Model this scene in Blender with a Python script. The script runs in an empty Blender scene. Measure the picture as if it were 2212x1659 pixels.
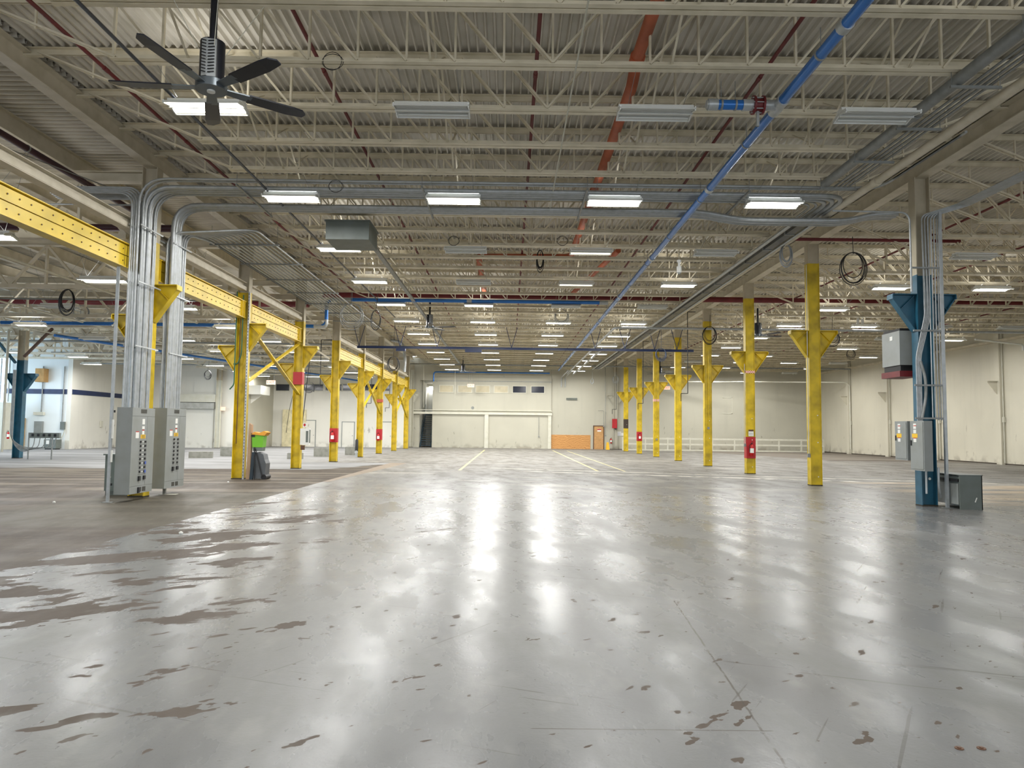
import bpy, math, random
from mathutils import Vector, Matrix
V = Vector
random.seed(7)
scene = bpy.context.scene
C = scene.collection
# ------------------------------------------------------------------ camera
F_PX, PITCH, YAW, ROLL, CAM_H = 1550.5, 0.06455, 0.0038, 0.01171, 1.618
_F = V((math.sin(YAW)*math.cos(PITCH), math.cos(YAW)*math.cos(PITCH), math.sin(PITCH)))
_R0 = V((math.cos(YAW), -math.sin(YAW), 0)); _U0 = _R0.cross(_F)
_R = _R0*math.cos(ROLL) + _U0*math.sin(ROLL); _U = -_R0*math.sin(ROLL) + _U0*math.cos(ROLL)
CAM = V((0, 0, CAM_H))
cd = bpy.data.cameras.new('camera'); cam = bpy.data.objects.new('camera', cd); C.objects.link(cam)
cd.sensor_width = 36; cd.lens = F_PX/2212*36; cd.clip_end = 300; cd.clip_start = .05
m = Matrix((_R, _U, -_F)).transposed().to_4x4(); m.translation = CAM; cam.matrix_world = m
scene.camera = cam
scene.cycles.max_bounces = 7; scene.cycles.glossy_bounces = 3; scene.cycles.diffuse_bounces = 4
# ------------------------------------------------------------------ world, exposure
w = bpy.data.worlds.new('world'); scene.world = w; w.use_nodes = True
w.node_tree.nodes['Background'].inputs[0].default_value = (.90, .95, 1, 1)
w.node_tree.nodes['Background'].inputs[1].default_value = 2.2
vs = scene.view_settings
vs.view_transform = 'Standard'; vs.look = 'None'; vs.gamma = 1; vs.use_curve_mapping = False
vs.exposure = -0.30
LAMP_W = 235.0        # watts of each lit fluorescent fixture
TUBE_E = 11.0
ROOF_FILL = .065          # strength of the added upward lamps, as a share of the fixture's own

def ray(x, y): return _F*F_PX + _R*(x-1106) - _U*(y-829.5)
def aty(x, y, Y): d = ray(x, y); return CAM + d*(Y/d.y)
def atx(x, y, X): d = ray(x, y); return CAM + d*(X/d.x)
def atz(x, y, Z=0): d = ray(x, y); return CAM + d*((Z-CAM_H)/d.z)
# ------------------------------------------------------------------ materials
def srgb(r, g, b):
    f = lambda c: (c/255/12.92) if c <= 10 else ((c/255+.055)/1.055)**2.4
    return (f(r), f(g), f(b), 1)
MATS = {}
def mat(name, col, rough=.6, metal=0, dirt=.12, scale=3, bump=0, emit=0, spec=.5):
    if name in MATS: return MATS[name]
    M = bpy.data.materials.new(name); M.use_nodes = True; nt = M.node_tree; N = nt.nodes; L = nt.links
    b = N['Principled BSDF']; c = srgb(*col)
    b.inputs['Roughness'].default_value = rough; b.inputs['Metallic'].default_value = metal
    b.inputs['Base Color'].default_value = c; b.inputs['Specular IOR Level'].default_value = spec
    if emit:
        b.inputs['Emission Color'].default_value = c; b.inputs['Emission Strength'].default_value = emit
    if dirt:
        tc = N.new('ShaderNodeTexCoord'); no = N.new('ShaderNodeTexNoise'); cr = N.new('ShaderNodeValToRGB')
        no.inputs['Scale'].default_value = scale; no.inputs['Detail'].default_value = 2
        L.new(tc.outputs['Object'], no.inputs['Vector']); L.new(no.outputs['Fac'], cr.inputs['Fac'])
        k = 1-dirt*2
        cr.color_ramp.elements[0].position = .3; cr.color_ramp.elements[0].color = (c[0]*k, c[1]*k, c[2]*k*.95, 1)
        cr.color_ramp.elements[1].position = .6; cr.color_ramp.elements[1].color = c
        L.new(cr.outputs['Color'], b.inputs['Base Color'])
    if bump:
        bp = N.new('ShaderNodeBump'); no2 = N.new('ShaderNodeTexNoise'); no2.inputs['Scale'].default_value = 30
        bp.inputs['Strength'].default_value = bump; L.new(no2.outputs['Fac'], bp.inputs['Height'])
        L.new(bp.outputs['Normal'], b.inputs['Normal'])
    MATS[name] = M; return M
beige = mat('joist_paint', (230, 221, 198), .55, dirt=.1)
beige2 = mat('girder_paint', (214, 205, 185), .5, dirt=.08)
deckm = mat('deck_paint', (224, 219, 208), .6, dirt=.1, scale=1.3)
creamp = mat('column_cream', (190, 180, 158), .5, dirt=.08)
yellow = mat('column_yellow', (212, 182, 20), .42, dirt=.22, scale=2.6)
yellowb = mat('crane_yellow', (226, 194, 46), .4, dirt=.1, scale=2)
blacky = mat('scuffed_black', (52, 46, 34), .7)
bluec = mat('column_blue', (36, 92, 116), .4, dirt=.18, scale=2.5)
galv = mat('galvanized', (176, 180, 182), .36, .35, dirt=.08, scale=8)
galvd = mat('dull_galvanized', (146, 149, 148), .5, .3, dirt=.1, scale=6)
greyp = mat('panel_grey', (140, 144, 142), .45, dirt=.05)
greyd = mat('panel_grey_dark', (104, 112, 108), .5, dirt=.08)
green_grey = mat('box_green_grey', (104, 116, 112), .5, dirt=.08)
bluepipe = mat('pipe_blue', (44, 112, 190), .22, .25, dirt=.05)
navyrail = mat('rail_navy', (16, 40, 88), .4, dirt=.08)
orangep = mat('pipe_orange', (196, 104, 70), .55, dirt=.15, scale=2)
maroon = mat('sprinkler_red', (112, 30, 34), .5, dirt=.12)
redp = mat('sign_red', (176, 26, 34), .45, dirt=.05)
extred = mat('extinguisher_red', (186, 20, 22), .3, dirt=0)
black = mat('black_rubber', (22, 22, 24), .55, dirt=0)
fanb = mat('fan_black', (30, 32, 40), .35, .2, dirt=.05)
fang = mat('fan_grey', (96, 104, 110), .35, .5, dirt=.05)
white = mat('white_enamel', (225, 226, 222), .4, dirt=.02)
offwhite = mat('off_white', (208, 206, 192), .6, dirt=.04)
paper = mat('label_white', (232, 232, 226), .7, dirt=0)
labely = mat('label_yellow', (236, 190, 40), .6, dirt=0)
labelr = mat('label_red', (190, 60, 44), .6, dirt=0)
labelb = mat('tag_blue', (74, 96, 170), .6, dirt=0)
concb = mat('concrete_block', (138, 138, 130), .85, dirt=.14, scale=5, bump=.2)
steelblue = mat('stair_blue', (50, 78, 96), .5, dirt=.1)
binlime = mat('bin_lime', (110, 180, 40), .5, dirt=.05)
tarpm = mat('cloth_orange', (226, 160, 60), .8, dirt=.1)
coney = mat('floor_sign_yellow', (232, 178, 24), .4, dirt=.03)
glassd = mat('dark_glass', (34, 38, 52), .12, dirt=0)
glassl = mat('lit_glass', (190, 180, 152), .3, dirt=.12, scale=1.6, emit=.16)
cardb = mat('cardboard_tan', (176, 146, 116), .8, dirt=.06)
cablew = mat('cable_grey', (150, 154, 156), .5, dirt=0)
greenhose = mat('hose_green', (46, 96, 66), .5, dirt=0)
exitred = mat('exit_red', (255, 96, 72), .5, dirt=0, emit=.9)
exitface = mat('exit_face', (250, 214, 190), .5, dirt=0, emit=.5)
signgreen = mat('sign_green', (44, 122, 62), .6, dirt=0)
bronze = mat('brown_metal', (92, 62, 42), .5, dirt=.08)
tube = mat('fluorescent_tube', (255, 252, 242), .4, dirt=0, emit=TUBE_E)
tube.cycles.emission_sampling = 'NONE'
tube_off = mat('tube_unlit', (214, 216, 212), .3, dirt=0)
tube_dim = mat('tube_dim', (255, 250, 232), .4, dirt=0, emit=2.2)
reflm = mat('reflector', (226, 228, 226), .25, .2, dirt=.03)
daylight = mat('daylight_pane', (196, 222, 245), .3, dirt=0, emit=9)

def nodes(name):
    M = bpy.data.materials.new(name); M.use_nodes = True; nt = M.node_tree
    return M, nt, nt.nodes['Principled BSDF']
class G:
    """tiny node-math helper"""
    def __init__(s, nt):
        s.nt = nt; tc = nt.nodes.new('ShaderNodeNewGeometry'); s.pos = tc.outputs['Position']
        sp = nt.nodes.new('ShaderNodeSeparateXYZ'); nt.links.new(s.pos, sp.inputs[0]); s.x, s.y, s.z = sp.outputs
    def m(s, op, a, b=0, c=None, clamp=False):
        n = s.nt.nodes.new('ShaderNodeMath'); n.operation = op; n.use_clamp = clamp
        for i, v in enumerate((a, b) if c is None else (a, b, c)):
            if isinstance(v, (int, float)): n.inputs[i].default_value = v
            else: s.nt.links.new(v, n.inputs[i])
        return n.outputs[0]
    def noise(s, scale, detail=4, stretch=(1, 1, 1), rot=0, rough=.5, off=0, dist=0):
        mp = s.nt.nodes.new('ShaderNodeMapping'); mp.vector_type = 'TEXTURE'; mp.inputs['Scale'].default_value = tuple(1/q for q in stretch)
        mp.inputs['Rotation'].default_value = (0, 0, rot); mp.inputs['Location'].default_value = (off, off*.7, off)
        n = s.nt.nodes.new('ShaderNodeTexNoise'); n.inputs['Scale'].default_value = scale
        n.inputs['Detail'].default_value = detail; n.inputs['Roughness'].default_value = rough
        n.inputs['Distortion'].default_value = dist
        s.nt.links.new(s.pos, mp.inputs[0]); s.nt.links.new(mp.outputs[0], n.inputs['Vector']); return n.outputs['Fac']
    def ss(s, v, a, b):
        n = s.nt.nodes.new('ShaderNodeMapRange'); n.interpolation_type = 'SMOOTHSTEP'
        n.inputs['From Min'].default_value = a; n.inputs['From Max'].default_value = b
        s.nt.links.new(v, n.inputs['Value']); return n.outputs[0]
    def mix(s, f, a, b):
        n = s.nt.nodes.new('ShaderNodeMix'); n.data_type = 'RGBA'
        for sock, v in ((n.inputs[0], f), (n.inputs[6], a), (n.inputs[7], b)):
            if isinstance(v, (tuple, float, int)): sock.default_value = v
            else: s.nt.links.new(v, sock)
        return n.outputs[2]
    def mul(s, *a):
        r = a[0]
        for v in a[1:]: r = s.m('MULTIPLY', r, v)
        return r
    def band(s, v, c, hw, soft=.01):
        d = s.m('ABSOLUTE', s.m('SUBTRACT', v, c)); return s.m('SUBTRACT', 1, s.ss(d, hw, hw+soft))
    def inside(s, v, a, b, soft=.3): return s.mul(s.ss(v, a-soft, a), s.m('SUBTRACT', 1, s.ss(v, b, b+soft)))

def floor_material():
    M, nt, b = nodes('warehouse_floor'); g = G(nt)
    wob = g.m('MULTIPLY', g.m('SUBTRACT', g.noise(6, 3), .5), .05)
    xw = g.m('ADD', g.x, wob)
    big = g.noise(.22, 3, (1, .6, 1)); fine = g.noise(9, 3, (1, .5, 1), rough=.65)
    mid = g.noise(1.6, 5, (1, .35, 1), rot=.15, rough=.6)
    paint = g.mix(big, srgb(102, 103, 103), srgb(115, 116, 116))
    paint = g.mix(g.ss(mid, .45, .75), paint, srgb(106, 107, 104))
    far = g.ss(g.y, 14, 34)
    warm = g.mix(g.ss(mid, .4, .65), srgb(124, 121, 114), srgb(106, 101, 94))
    paint = g.mix(g.m('MULTIPLY', far, .85), paint, warm)
    # pale worn streaks on the far half
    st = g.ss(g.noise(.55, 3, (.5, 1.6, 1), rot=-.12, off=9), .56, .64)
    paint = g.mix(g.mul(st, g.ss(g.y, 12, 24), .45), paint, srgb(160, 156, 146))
    # chips in the paint: brown concrete shows through, mostly near the left edge
    near_l = g.m('SUBTRACT', 1, g.ss(g.x, -5.0, .2)); near_y = g.m('SUBTRACT', 1, g.ss(g.y, 9.5, 24))
    dens = g.mul(near_l, near_y)
    cn = g.noise(.95, 5, (.75, 1.7, 1), rot=.65, rough=.62, off=3.3, dist=.3)
    thr = g.m('SUBTRACT', .725, g.m('MULTIPLY', dens, .235))
    chip = g.ss(g.m('SUBTRACT', cn, thr), 0, .006)
    c2 = g.ss(g.noise(4.2, 3, (1, 1.7, 1), rot=.9, off=12), .69, .70)
    c3 = g.ss(g.noise(13, 3, (.6, 1.3, 1), rot=.5, off=22), .70, .72)
    chips = g.m('MAXIMUM', g.m('MAXIMUM', chip, c2), g.m('MULTIPLY', c3, g.m('SUBTRACT', 1, g.ss(g.y, 8, 14))), clamp=True)
    brown = g.mix(fine, srgb(72, 63, 55), srgb(86, 76, 67))
    col = g.mix(chips, paint, brown)
    col = g.mix(g.m('MULTIPLY', g.ss(g.noise(34, 3, rough=.7, off=40), .6, .72), .35), col, srgb(78, 76, 70))
    col = g.mix(g.m('MULTIPLY', g.ss(g.noise(2.6, 3, (1, .5, 1), rough=.7, off=50), .52, .7), .3), col, srgb(136, 136, 132))
    # scratches
    sc = g.mul(g.ss(g.noise(1.6, 2, (.35, 11, 1), rot=1.0, off=5), .70, .715), g.m('SUBTRACT', 1, g.ss(g.y, 9, 20)))
    sc2 = g.mul(g.ss(g.noise(1.5, 2, (.4, 12, 1), rot=-.35, off=31), .71, .725), g.m('SUBTRACT', 1, g.ss(g.y, 9, 20)))
    col = g.mix(g.m('MULTIPLY', g.m('MAXIMUM', sc, sc2), .55), col, srgb(62, 58, 52))
    # construction joints and cracks
    jx = g.m('SUBTRACT', g.x, g.m('ADD', 1.12, g.m('MULTIPLY', g.y, .07)))
    j1 = g.mul(g.band(g.m('ADD', jx, g.m('MULTIPLY', wob, .5)), 0, .004, .006), g.inside(g.y, 2, 7, .05), g.ss(fine, .35, .5))
    j2 = g.mul(g.band(g.y, 4.02, .003, .004), g.inside(g.x, .15, 1.45, .02))
    col = g.mix(g.m('MAXIMUM', j1, j2), col, srgb(70, 66, 60))
    # painted lines
    for xc, y0, y1, hw in ((-1.95, 29, 59, .045), (3.66, 29.6, 59.8, .045), (4.78, 29.6, 58.8, .035)):
        l = g.mul(g.band(g.x, xc, hw, .02), g.inside(g.y, y0, y1, .2)); col = g.mix(g.m('MULTIPLY', l, .7), col, srgb(212, 200, 140))
    wl = g.m('SUBTRACT', g.y, g.m('SUBTRACT', 30.6, g.m('MULTIPLY', g.x, .36)))
    l = g.mul(g.band(wl, 0, .12, .1), g.inside(g.x, .5, 16, 2), g.ss(g.noise(3, 3), .3, .5)); col = g.mix(g.m('MULTIPLY', l, .6), col, srgb(216, 212, 198))
    l = g.mul(g.band(g.m('ADD', wl, 1.6), 0, .08, .2), g.inside(g.x, 2, 13, 2), g.ss(g.noise(2, 3, off=4), .4, .6)); col = g.mix(g.m('MULTIPLY', l, .8), col, srgb(232, 226, 212))
    # bare concrete aisle to the left of the painted bay
    b1 = g.m('SUBTRACT', 1, g.ss(xw, -5.63, -5.60)); b1s = g.m('SUBTRACT', 1, g.ss(g.x, -13, -5.7)); yf = g.ss(g.y, 34, 34.6)
    b1 = g.m('ADD', g.m('MULTIPLY', b1, g.m('SUBTRACT', 1, yf)), g.m('MULTIPLY', b1s, yf))
    bs = g.noise(.5, 3, (.3, 2.2, 1), rot=.06, rough=.6, off=2)
    bare = g.mix(g.ss(bs, .35, .62), srgb(74, 66, 58), srgb(89, 81, 72))
    bare = g.mix(g.ss(g.y, 12, 20), bare, g.mix(g.ss(bs, .47, .6), srgb(74, 66, 58), srgb(112, 104, 92)))
    grn = g.mul(g.inside(g.x, -9, -5.6, .8), g.inside(g.y, 12, 17.5, .8)); bare = g.mix(g.m('MULTIPLY', grn, .4), bare, srgb(88, 88, 76))
    bare = g.mix(g.m('MULTIPLY', g.ss(fine, .5, .75), .3), bare, srgb(120, 110, 98))
    # its far edge runs on a slant, beyond it lies pale worn concrete
    edge = g.m('ADD', g.y, g.m('MULTIPLY', g.m('ADD', g.x, 8.5), -.02))
    ed2 = g.m('SUBTRACT', edge, g.m('ADD', 27.6, g.m('MULTIPLY', g.ss(g.x, -8, -5), 6)))
    e2 = g.ss(g.m('ADD', ed2, g.m('MULTIPLY', g.m('SUBTRACT', bs, .5), 6)), -.1, .5)
    pale = g.mix(g.ss(g.noise(.6, 3, (.35, 2.4, 1), off=7, rough=.6), .4, .62), srgb(142, 142, 142), srgb(120, 120, 119))
    bare = g.mix(e2, bare, pale)
    col = g.mix(b1, col, bare)
    tip = g.mul(g.inside(g.x, -5.62, -4.9, .05), g.inside(g.y, 22, 34.5, .1), g.ss(g.m('SUBTRACT', g.m('MULTIPLY', g.m('SUBTRACT', g.y, 18), .05), g.m('ADD', g.x, 5.62)), 0, .02))
    col = g.mix(tip, col, srgb(130, 118, 104))
    # bare strip along the right wall
    rx = g.m('SUBTRACT', g.x, g.m('ADD', 16, g.m('MULTIPLY', g.m('SUBTRACT', 62, g.y), .2)))
    rb = g.mul(g.ss(rx, 0, .1), g.ss(g.y, 43.4, 43.6)); col = g.mix(rb, col, g.mix(g.ss(bs, .4, .6), srgb(98, 91, 84), srgb(130, 123, 112)))
    rb2 = g.mul(g.ss(g.x, 10.5, 12), g.inside(g.y, 15, 24, 1), g.ss(bs, .42, .55)); col = g.mix(g.m('MULTIPLY', rb2, .7), col, srgb(176, 158, 134))
    nt.links.new(col, b.inputs['Base Color'])
    bareall = g.m('MAXIMUM', g.m('MAXIMUM', chips, b1), rb, clamp=True)
    r = g.m('ADD', .2, g.m('MULTIPLY', g.ss(mid, .35, .7), .14)); r = g.m('ADD', r, g.m('MULTIPLY', bareall, .3)); r = g.m('ADD', r, g.m('MULTIPLY', g.ss(g.y, 16, 30), .3))
    r = g.m('ADD', r, g.m('MULTIPLY', fine, .06))
    nt.links.new(r, b.inputs['Roughness'])
    b.inputs['Specular IOR Level'].default_value = .18
    h = g.m('ADD', g.m('MULTIPLY', g.noise(7, 3, (1, 1, 1), rough=.6, off=1), .5), g.m('MULTIPLY', g.noise(45, 1), .16))
    h = g.m('ADD', h, g.m('MULTIPLY', g.noise(1.1, 1, off=8), 1.6)); h = g.m('SUBTRACT', h, g.m('MULTIPLY', chip, .02))
    bp = nt.nodes.new('ShaderNodeBump'); bp.inputs['Strength'].default_value = .22; bp.inputs['Distance'].default_value = .012
    nt.links.new(h, bp.inputs['Height']); nt.links.new(bp.outputs[0], b.inputs['Normal'])
    return M
def wall_material(name, base, marks=True):
    M, nt, b = nodes(name); g = G(nt)
    big = g.noise(.35, 5); st = g.noise(1.2, 5, (1.4, 1.4, .12), off=4, rough=.6)
    k = tuple(c*.93 for c in base[:3])+(1,)
    col = g.mix(g.ss(big, .35, .65), k, base)
    col = g.mix(g.m('MULTIPLY', g.ss(st, .5, .75), .22), col, tuple(c*.7 for c in base[:3])+(1,))
    if marks:
        sc = g.mul(g.ss(g.noise(2.2, 4, (1.5, 1.5, .5), off=11), .66, .72), g.inside(g.z, .1, 2.0, .5)); col = g.mix(g.m('MULTIPLY', sc, .5), col, srgb(110, 104, 90))
        lo = g.mul(g.m('SUBTRACT', 1, g.ss(g.z, .05, .6)), g.ss(g.noise(1.6, 5, off=5), .45, .65)); col = g.mix(g.m('MULTIPLY', lo, .5), col, srgb(120, 110, 94))
    nt.links.new(col, b.inputs['Base Color']); b.inputs['Roughness'].default_value = .55
    return M
def block_material(name, base, bw=.4, bh=.2):
    M = wall_material(name, base); nt = M.node_tree
    return M
def plywood_material():
    M, nt, b = nodes('plywood'); g = G(nt)
    n = g.noise(1.3, 4, (1, 1, 4), dist=2.5); wv = nt.nodes.new('ShaderNodeTexWave'); wv.inputs['Scale'].default_value = 2.2
    wv.inputs['Distortion'].default_value = 9; wv.inputs['Detail'].default_value = 3; wv.bands_direction = 'Z'; nt.links.new(g.pos, wv.inputs['Vector'])
    col = g.mix(wv.outputs['Fac'], srgb(176, 122, 66), srgb(208, 156, 92)); nt.links.new(col, b.inputs['Base Color']); b.inputs['Roughness'].default_value = .55
    return M
FLOOR = floor_material()
WALLC = wall_material('wall_cream', srgb(188, 185, 169)); WALLW = wall_material('wall_white', srgb(226, 224, 214))
WALLR = wall_material('wall_right_cream', srgb(208, 203, 185)); PLY = plywood_material()
WALLB = wall_material('wall_bluish', srgb(232, 238, 238), False)

# ------------------------------------------------------------------ mesh builder
class MB:
    def __init__(s): s.v = []; s.f = []; s.mi = []; s.sm = []
    def add(s, vs, fs, mi=0, smooth=False):
        o = len(s.v); s.v += [tuple(p) for p in vs]
        for f in fs: s.f.append([i+o for i in f]); s.mi.append(mi); s.sm.append(smooth)
        return s
    def box(s, x0, y0, z0, x1, y1, z1, mi=0):
        a = [(x, y, z) for z in (z0, z1) for y in (y0, y1) for x in (x0, x1)]
        return s.add(a, [(0, 2, 3, 1), (4, 5, 7, 6), (0, 1, 5, 4), (2, 6, 7, 3), (0, 4, 6, 2), (1, 3, 7, 5)], mi)
    def bar(s, p, q, w, h, up=(0, 0, 1), mi=0, ou=0, os=0):
        p, q = V(p), V(q); d = (q-p).normalized(); up = V(up)
        if abs(d.dot(up)) > .98: up = V((0, 1, 0))
        sd = d.cross(up).normalized(); u = sd.cross(d)
        vs = []
        for c in (p, q):
            for a, b in ((-1, -1), (1, -1), (1, 1), (-1, 1)): vs.append(c+sd*(a*w/2+os)+u*(b*h/2+ou))
        return s.add(vs, [(0, 3, 2, 1), (4, 5, 6, 7), (0, 1, 5, 4), (1, 2, 6, 5), (2, 3, 7, 6), (3, 0, 4, 7)], mi)
    def wb(s, p, q, d, b, t=.02, up=(0, 0, 1), mi=0):
        s.bar(p, q, b, t, up, mi, d/2-t/2); s.bar(p, q, b, t, up, mi, -d/2+t/2); return s.bar(p, q, t*.8, d-2*t, up, mi)
    def tube(s, pts, r, n=10, mi=0, cap=True):
        pts = [V(p) for p in pts]; k = len(pts); rs = r if isinstance(r, (list, tuple)) else [r]*k
        d0 = (pts[1]-pts[0]).normalized(); up = V((0, 0, 1)) if abs(d0.z) < .9 else V((0, 1, 0))
        sd = d0.cross(up).normalized(); vs = []
        for i, p in enumerate(pts):
            t = (pts[min(i+1, k-1)]-pts[max(i-1, 0)]); t = t.normalized() if t.length > 1e-9 else d0
            sd = (sd-t*sd.dot(t)); sd = sd.normalized() if sd.length > 1e-6 else t.orthogonal().normalized(); u = sd.cross(t)
            for j in range(n):
                a = 2*math.pi*j/n; vs.append(p+(sd*math.cos(a)+u*math.sin(a))*rs[i])
        fs = [(i*n+j, i*n+(j+1) % n, (i+1)*n+(j+1) % n, (i+1)*n+j) for i in range(k-1) for j in range(n)]
        s.add(vs, fs, mi, True)
        if cap: s.add(vs[:n], [tuple(range(n))], mi); s.add(vs[-n:], [tuple(reversed(range(n)))], mi)
        return s
    def prism(s, poly, axis, a, b, mi=0):
        """poly: 2D points in the plane across axis; x: (y,z); y: (x,z); z: (x,y)"""
        def P(p, t): return {'x': (t, p[0], p[1]), 'y': (p[0], t, p[1]), 'z': (p[0], p[1], t)}[axis]
        n = len(poly); vs = [P(p, a) for p in poly]+[P(p, b) for p in poly]
        fs = [tuple(reversed(range(n))), tuple(range(n, 2*n))]+[(i, (i+1) % n, n+(i+1) % n, n+i) for i in range(n)]
        return s.add(vs, fs, mi)
    def build(s, name, mats, parent=None):
        me = bpy.data.meshes.new(name); me.from_pydata(s.v, [], s.f)
        for mm in (mats if isinstance(mats, (list, tuple)) else [mats]): me.materials.append(mm)
        me.polygons.foreach_set('material_index', s.mi); me.polygons.foreach_set('use_smooth', s.sm); me.update()
        import bmesh
        bm = bmesh.new(); bm.from_mesh(me); bmesh.ops.recalc_face_normals(bm, faces=bm.faces); bm.to_mesh(me); bm.free()
        o = bpy.data.objects.new(name, me); C.objects.link(o)
        if parent: o.parent = parent
        return o
def rnd(pts, r, seg=6):
    """fillet the corners of a polyline"""
    pts = [V(p) for p in pts]; out = [pts[0]]
    for i in range(1, len(pts)-1):
        a, b, c = pts[i-1], pts[i], pts[i+1]; d1 = (a-b); d2 = (c-b); k = min(r, d1.length*.48, d2.length*.48)
        p, q = b+d1.normalized()*k, b+d2.normalized()*k
        for j in range(seg+1):
            t = j/seg; out.append(p*(1-t)**2+b*2*t*(1-t)+q*t*t)
    return out+[pts[-1]]
def tag(o, label=None, cat=None, group=None, kind=None):
    if label: o['label'] = label
    if cat: o['category'] = cat
    if group: o['group'] = group
    if kind: o['kind'] = kind
    return o
def empty(name, loc=(0, 0, 0), label=None, cat=None, group=None):
    o = bpy.data.objects.new(name, None); C.objects.link(o); o.location = loc; o.empty_display_size = .1
    return tag(o, label, cat, group)
KIDS = {}
def tree(o, parent=None):
    c = o.copy(); C.objects.link(c)
    if parent: c.parent = parent
    for ch in [x for x in ALLCH(o)]: tree(ch, c)
    return c
def ALLCH(o): return list(o.children)
def struct(name, mb, m): return tag(mb.build(name, m), kind='structure')
def place(p, loc, rz=0, label=None, group=None, first=[None]):
    c = tree(p); c.location = loc; c.rotation_euler = (0, 0, rz)
    if label: c['label'] = label
    if group: c['group'] = group
    return c
def text(parent, s, loc, size, m, rot=(math.pi/2, 0, 0), name='lettering', depth=.004):
    cu = bpy.data.curves.new(name, 'FONT'); cu.body = s; cu.size = size; cu.align_x = 'CENTER'; cu.align_y = 'CENTER'; cu.extrude = depth
    t = bpy.data.objects.new('tmp', cu); C.objects.link(t); me = bpy.data.meshes.new_from_object(t); bpy.data.objects.remove(t)
    me.materials.clear(); me.materials.append(m)
    o = bpy.data.objects.new(name, me); C.objects.link(o); o.location = loc; o.rotation_euler = rot
    if parent: o.parent = parent
    return o
ORD = ['first', 'second', 'third', 'fourth', 'fifth', 'sixth', 'seventh', 'eighth', 'ninth', 'tenth', 'eleventh', 'twelfth', 'thirteenth', 'fourteenth', 'fifteenth', 'sixteenth', 'seventeenth', 'eighteenth', 'nineteenth', 'twentieth']
def ordn(i):
    if i < 20: return ORD[i]
    t = {2: 'twenty', 3: 'thirty', 4: 'forty'}[(i+1)//10]; u = (i+1) % 10
    return (t[:-1]+'ieth') if u == 0 else t+'-'+ORD[u-1]

# ================================================================== SETTING
XL, XR, S, Y0 = -8.46, 9.66, 6.096, 16.6
XW, XLL, YF = 28.2, -23.7, 65.3
ZD = 8.12            # underside of the roof deck ribs
struct('floor', MB().box(-38, -8, -.2, XW+.3, 71, 0), FLOOR)
def deck(x0, x1, y0, y1, alongy=True, pitch=.152, dz=.075):
    m = MB(); a, b = (x0, x1) if alongy else (y0, y1); c, d = (y0, y1) if alongy else (x0, x1)
    prof = []; t = a
    while t < b:
        prof += [(t, ZD+dz), (t+pitch*.6, ZD+dz), (t+pitch*.72, ZD), (t+pitch*.88, ZD)]; t += pitch
    prof.append((t, ZD+dz)); n = len(prof)
    f = (lambda p, e: (p[0], e, p[1])) if alongy else (lambda p, e: (e, p[0], p[1]))
    vs = [f(p, c) for p in prof]+[f(p, d) for p in prof]
    m.add(vs, [(i, i+1, n+i+1, n+i) for i in range(n-1)])
    m.box(x0, y0, ZD+.1, x1, y1, ZD+.2); return m
struct('ceiling', deck(XL+.13, XW, -8, YF+.1), deckm)
struct('ceiling', deck(-38, XL+.12, -8, 63, False, pitch=.19), deckm)
H = ZD+.1
def wbox(name, x0, y0, x1, y1, z0=0, z1=H, m=WALLC): return struct(name, MB().box(x0, y0, z0, x1, y1, z1), m)
wbox('wall_right', XW, -8, XW+.3, YF+.3, m=WALLR)
wbox('wall_back', 3.86, YF, XW, YF+.3)
o = MB().box(-6.95, YF-.12, 0, 3.85, YF+.3, 6.35).box(-6.95, YF, 6.35, 3.85, YF+.3, H); struct('wall_back', o, WALLC)
o = MB().box(-9.4, YF, 0, -8.12, YF+.3, H).box(-8.12, YF, 6.1, -6.95, YF+.3, H); struct('wall_back', o, WALLC)
wbox('wall_back', -20.5, 62.5, -8.95, 62.8, m=WALLW)
wbox('wall_side', -9.25, 62.8, -8.95, YF, m=WALLC)
wbox('wall_side', -20.8, 55.5, -20.5, 62.8, m=WALLC)
wbox('wall_back', -29.7, 55.5, -20.8, 55.8, m=WALLW)
wbox('wall_left', -30.0, 48.8, -29.7, 55.8, m=WALLW)
wbox('wall_left', -38.3, 48.8, -30.0, 49.1, m=WALLB)
wbox('wall_left', -38.3, -8, -38, 49.1, m=WALLW)
# end behind the camera left open so world light comes in as fill
# stairwell behind the rear wall
o = MB().box(-8.4, YF+.3, 0, -8.12, 71, H).box(-8.4, 70.7, 0, -6.7, 71, H).box(-6.9, YF+.3, 0, -6.7, 70.7, H).box(-8.4, YF+.3, 6.1, -6.7, 71, 6.2)
struct('wall_stairwell', o, WALLW)
# baseboards / trims of the rear wall
struct('trim_1', MB().box(-9.0, YF-.3, 3.02, 3.9, YF-.13, 3.22).box(-9.0, YF-.24, 3.36, 3.9, YF-.13, 3.42), offwhite)
struct('trim_2', MB().box(-2.2, YF-.28, 0, -1.85, YF-.125, 3.02).box(3.55, YF-.25, 0, 3.84, YF-.125, 3.02), offwhite)
struct('trim_3', MB().box(-6.95, YF-.15, 6.02, 3.86, YF-.1, 6.07), galvd)
struct('trim_4', MB().box(3.86, YF-.03, 0, 7.42, YF-.001, 1.27), PLY)
bm_ = MB().box(XW-.03, 5, 0, XW, YF, .07).box(9, YF-.03, 0, XW-.03, YF, .05); struct('baseboard_right', bm_, mat('dark_sealant', (74, 66, 56), .8))
struct('trim_5', MB().box(-30.0, 48.77, 3.72, -38, 48.8, 4.05).box(-29.7, 48.85, 3.72, -29.67, 55.5, 4.05), mat('stripe_navy', (34, 48, 88), .5))
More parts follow.
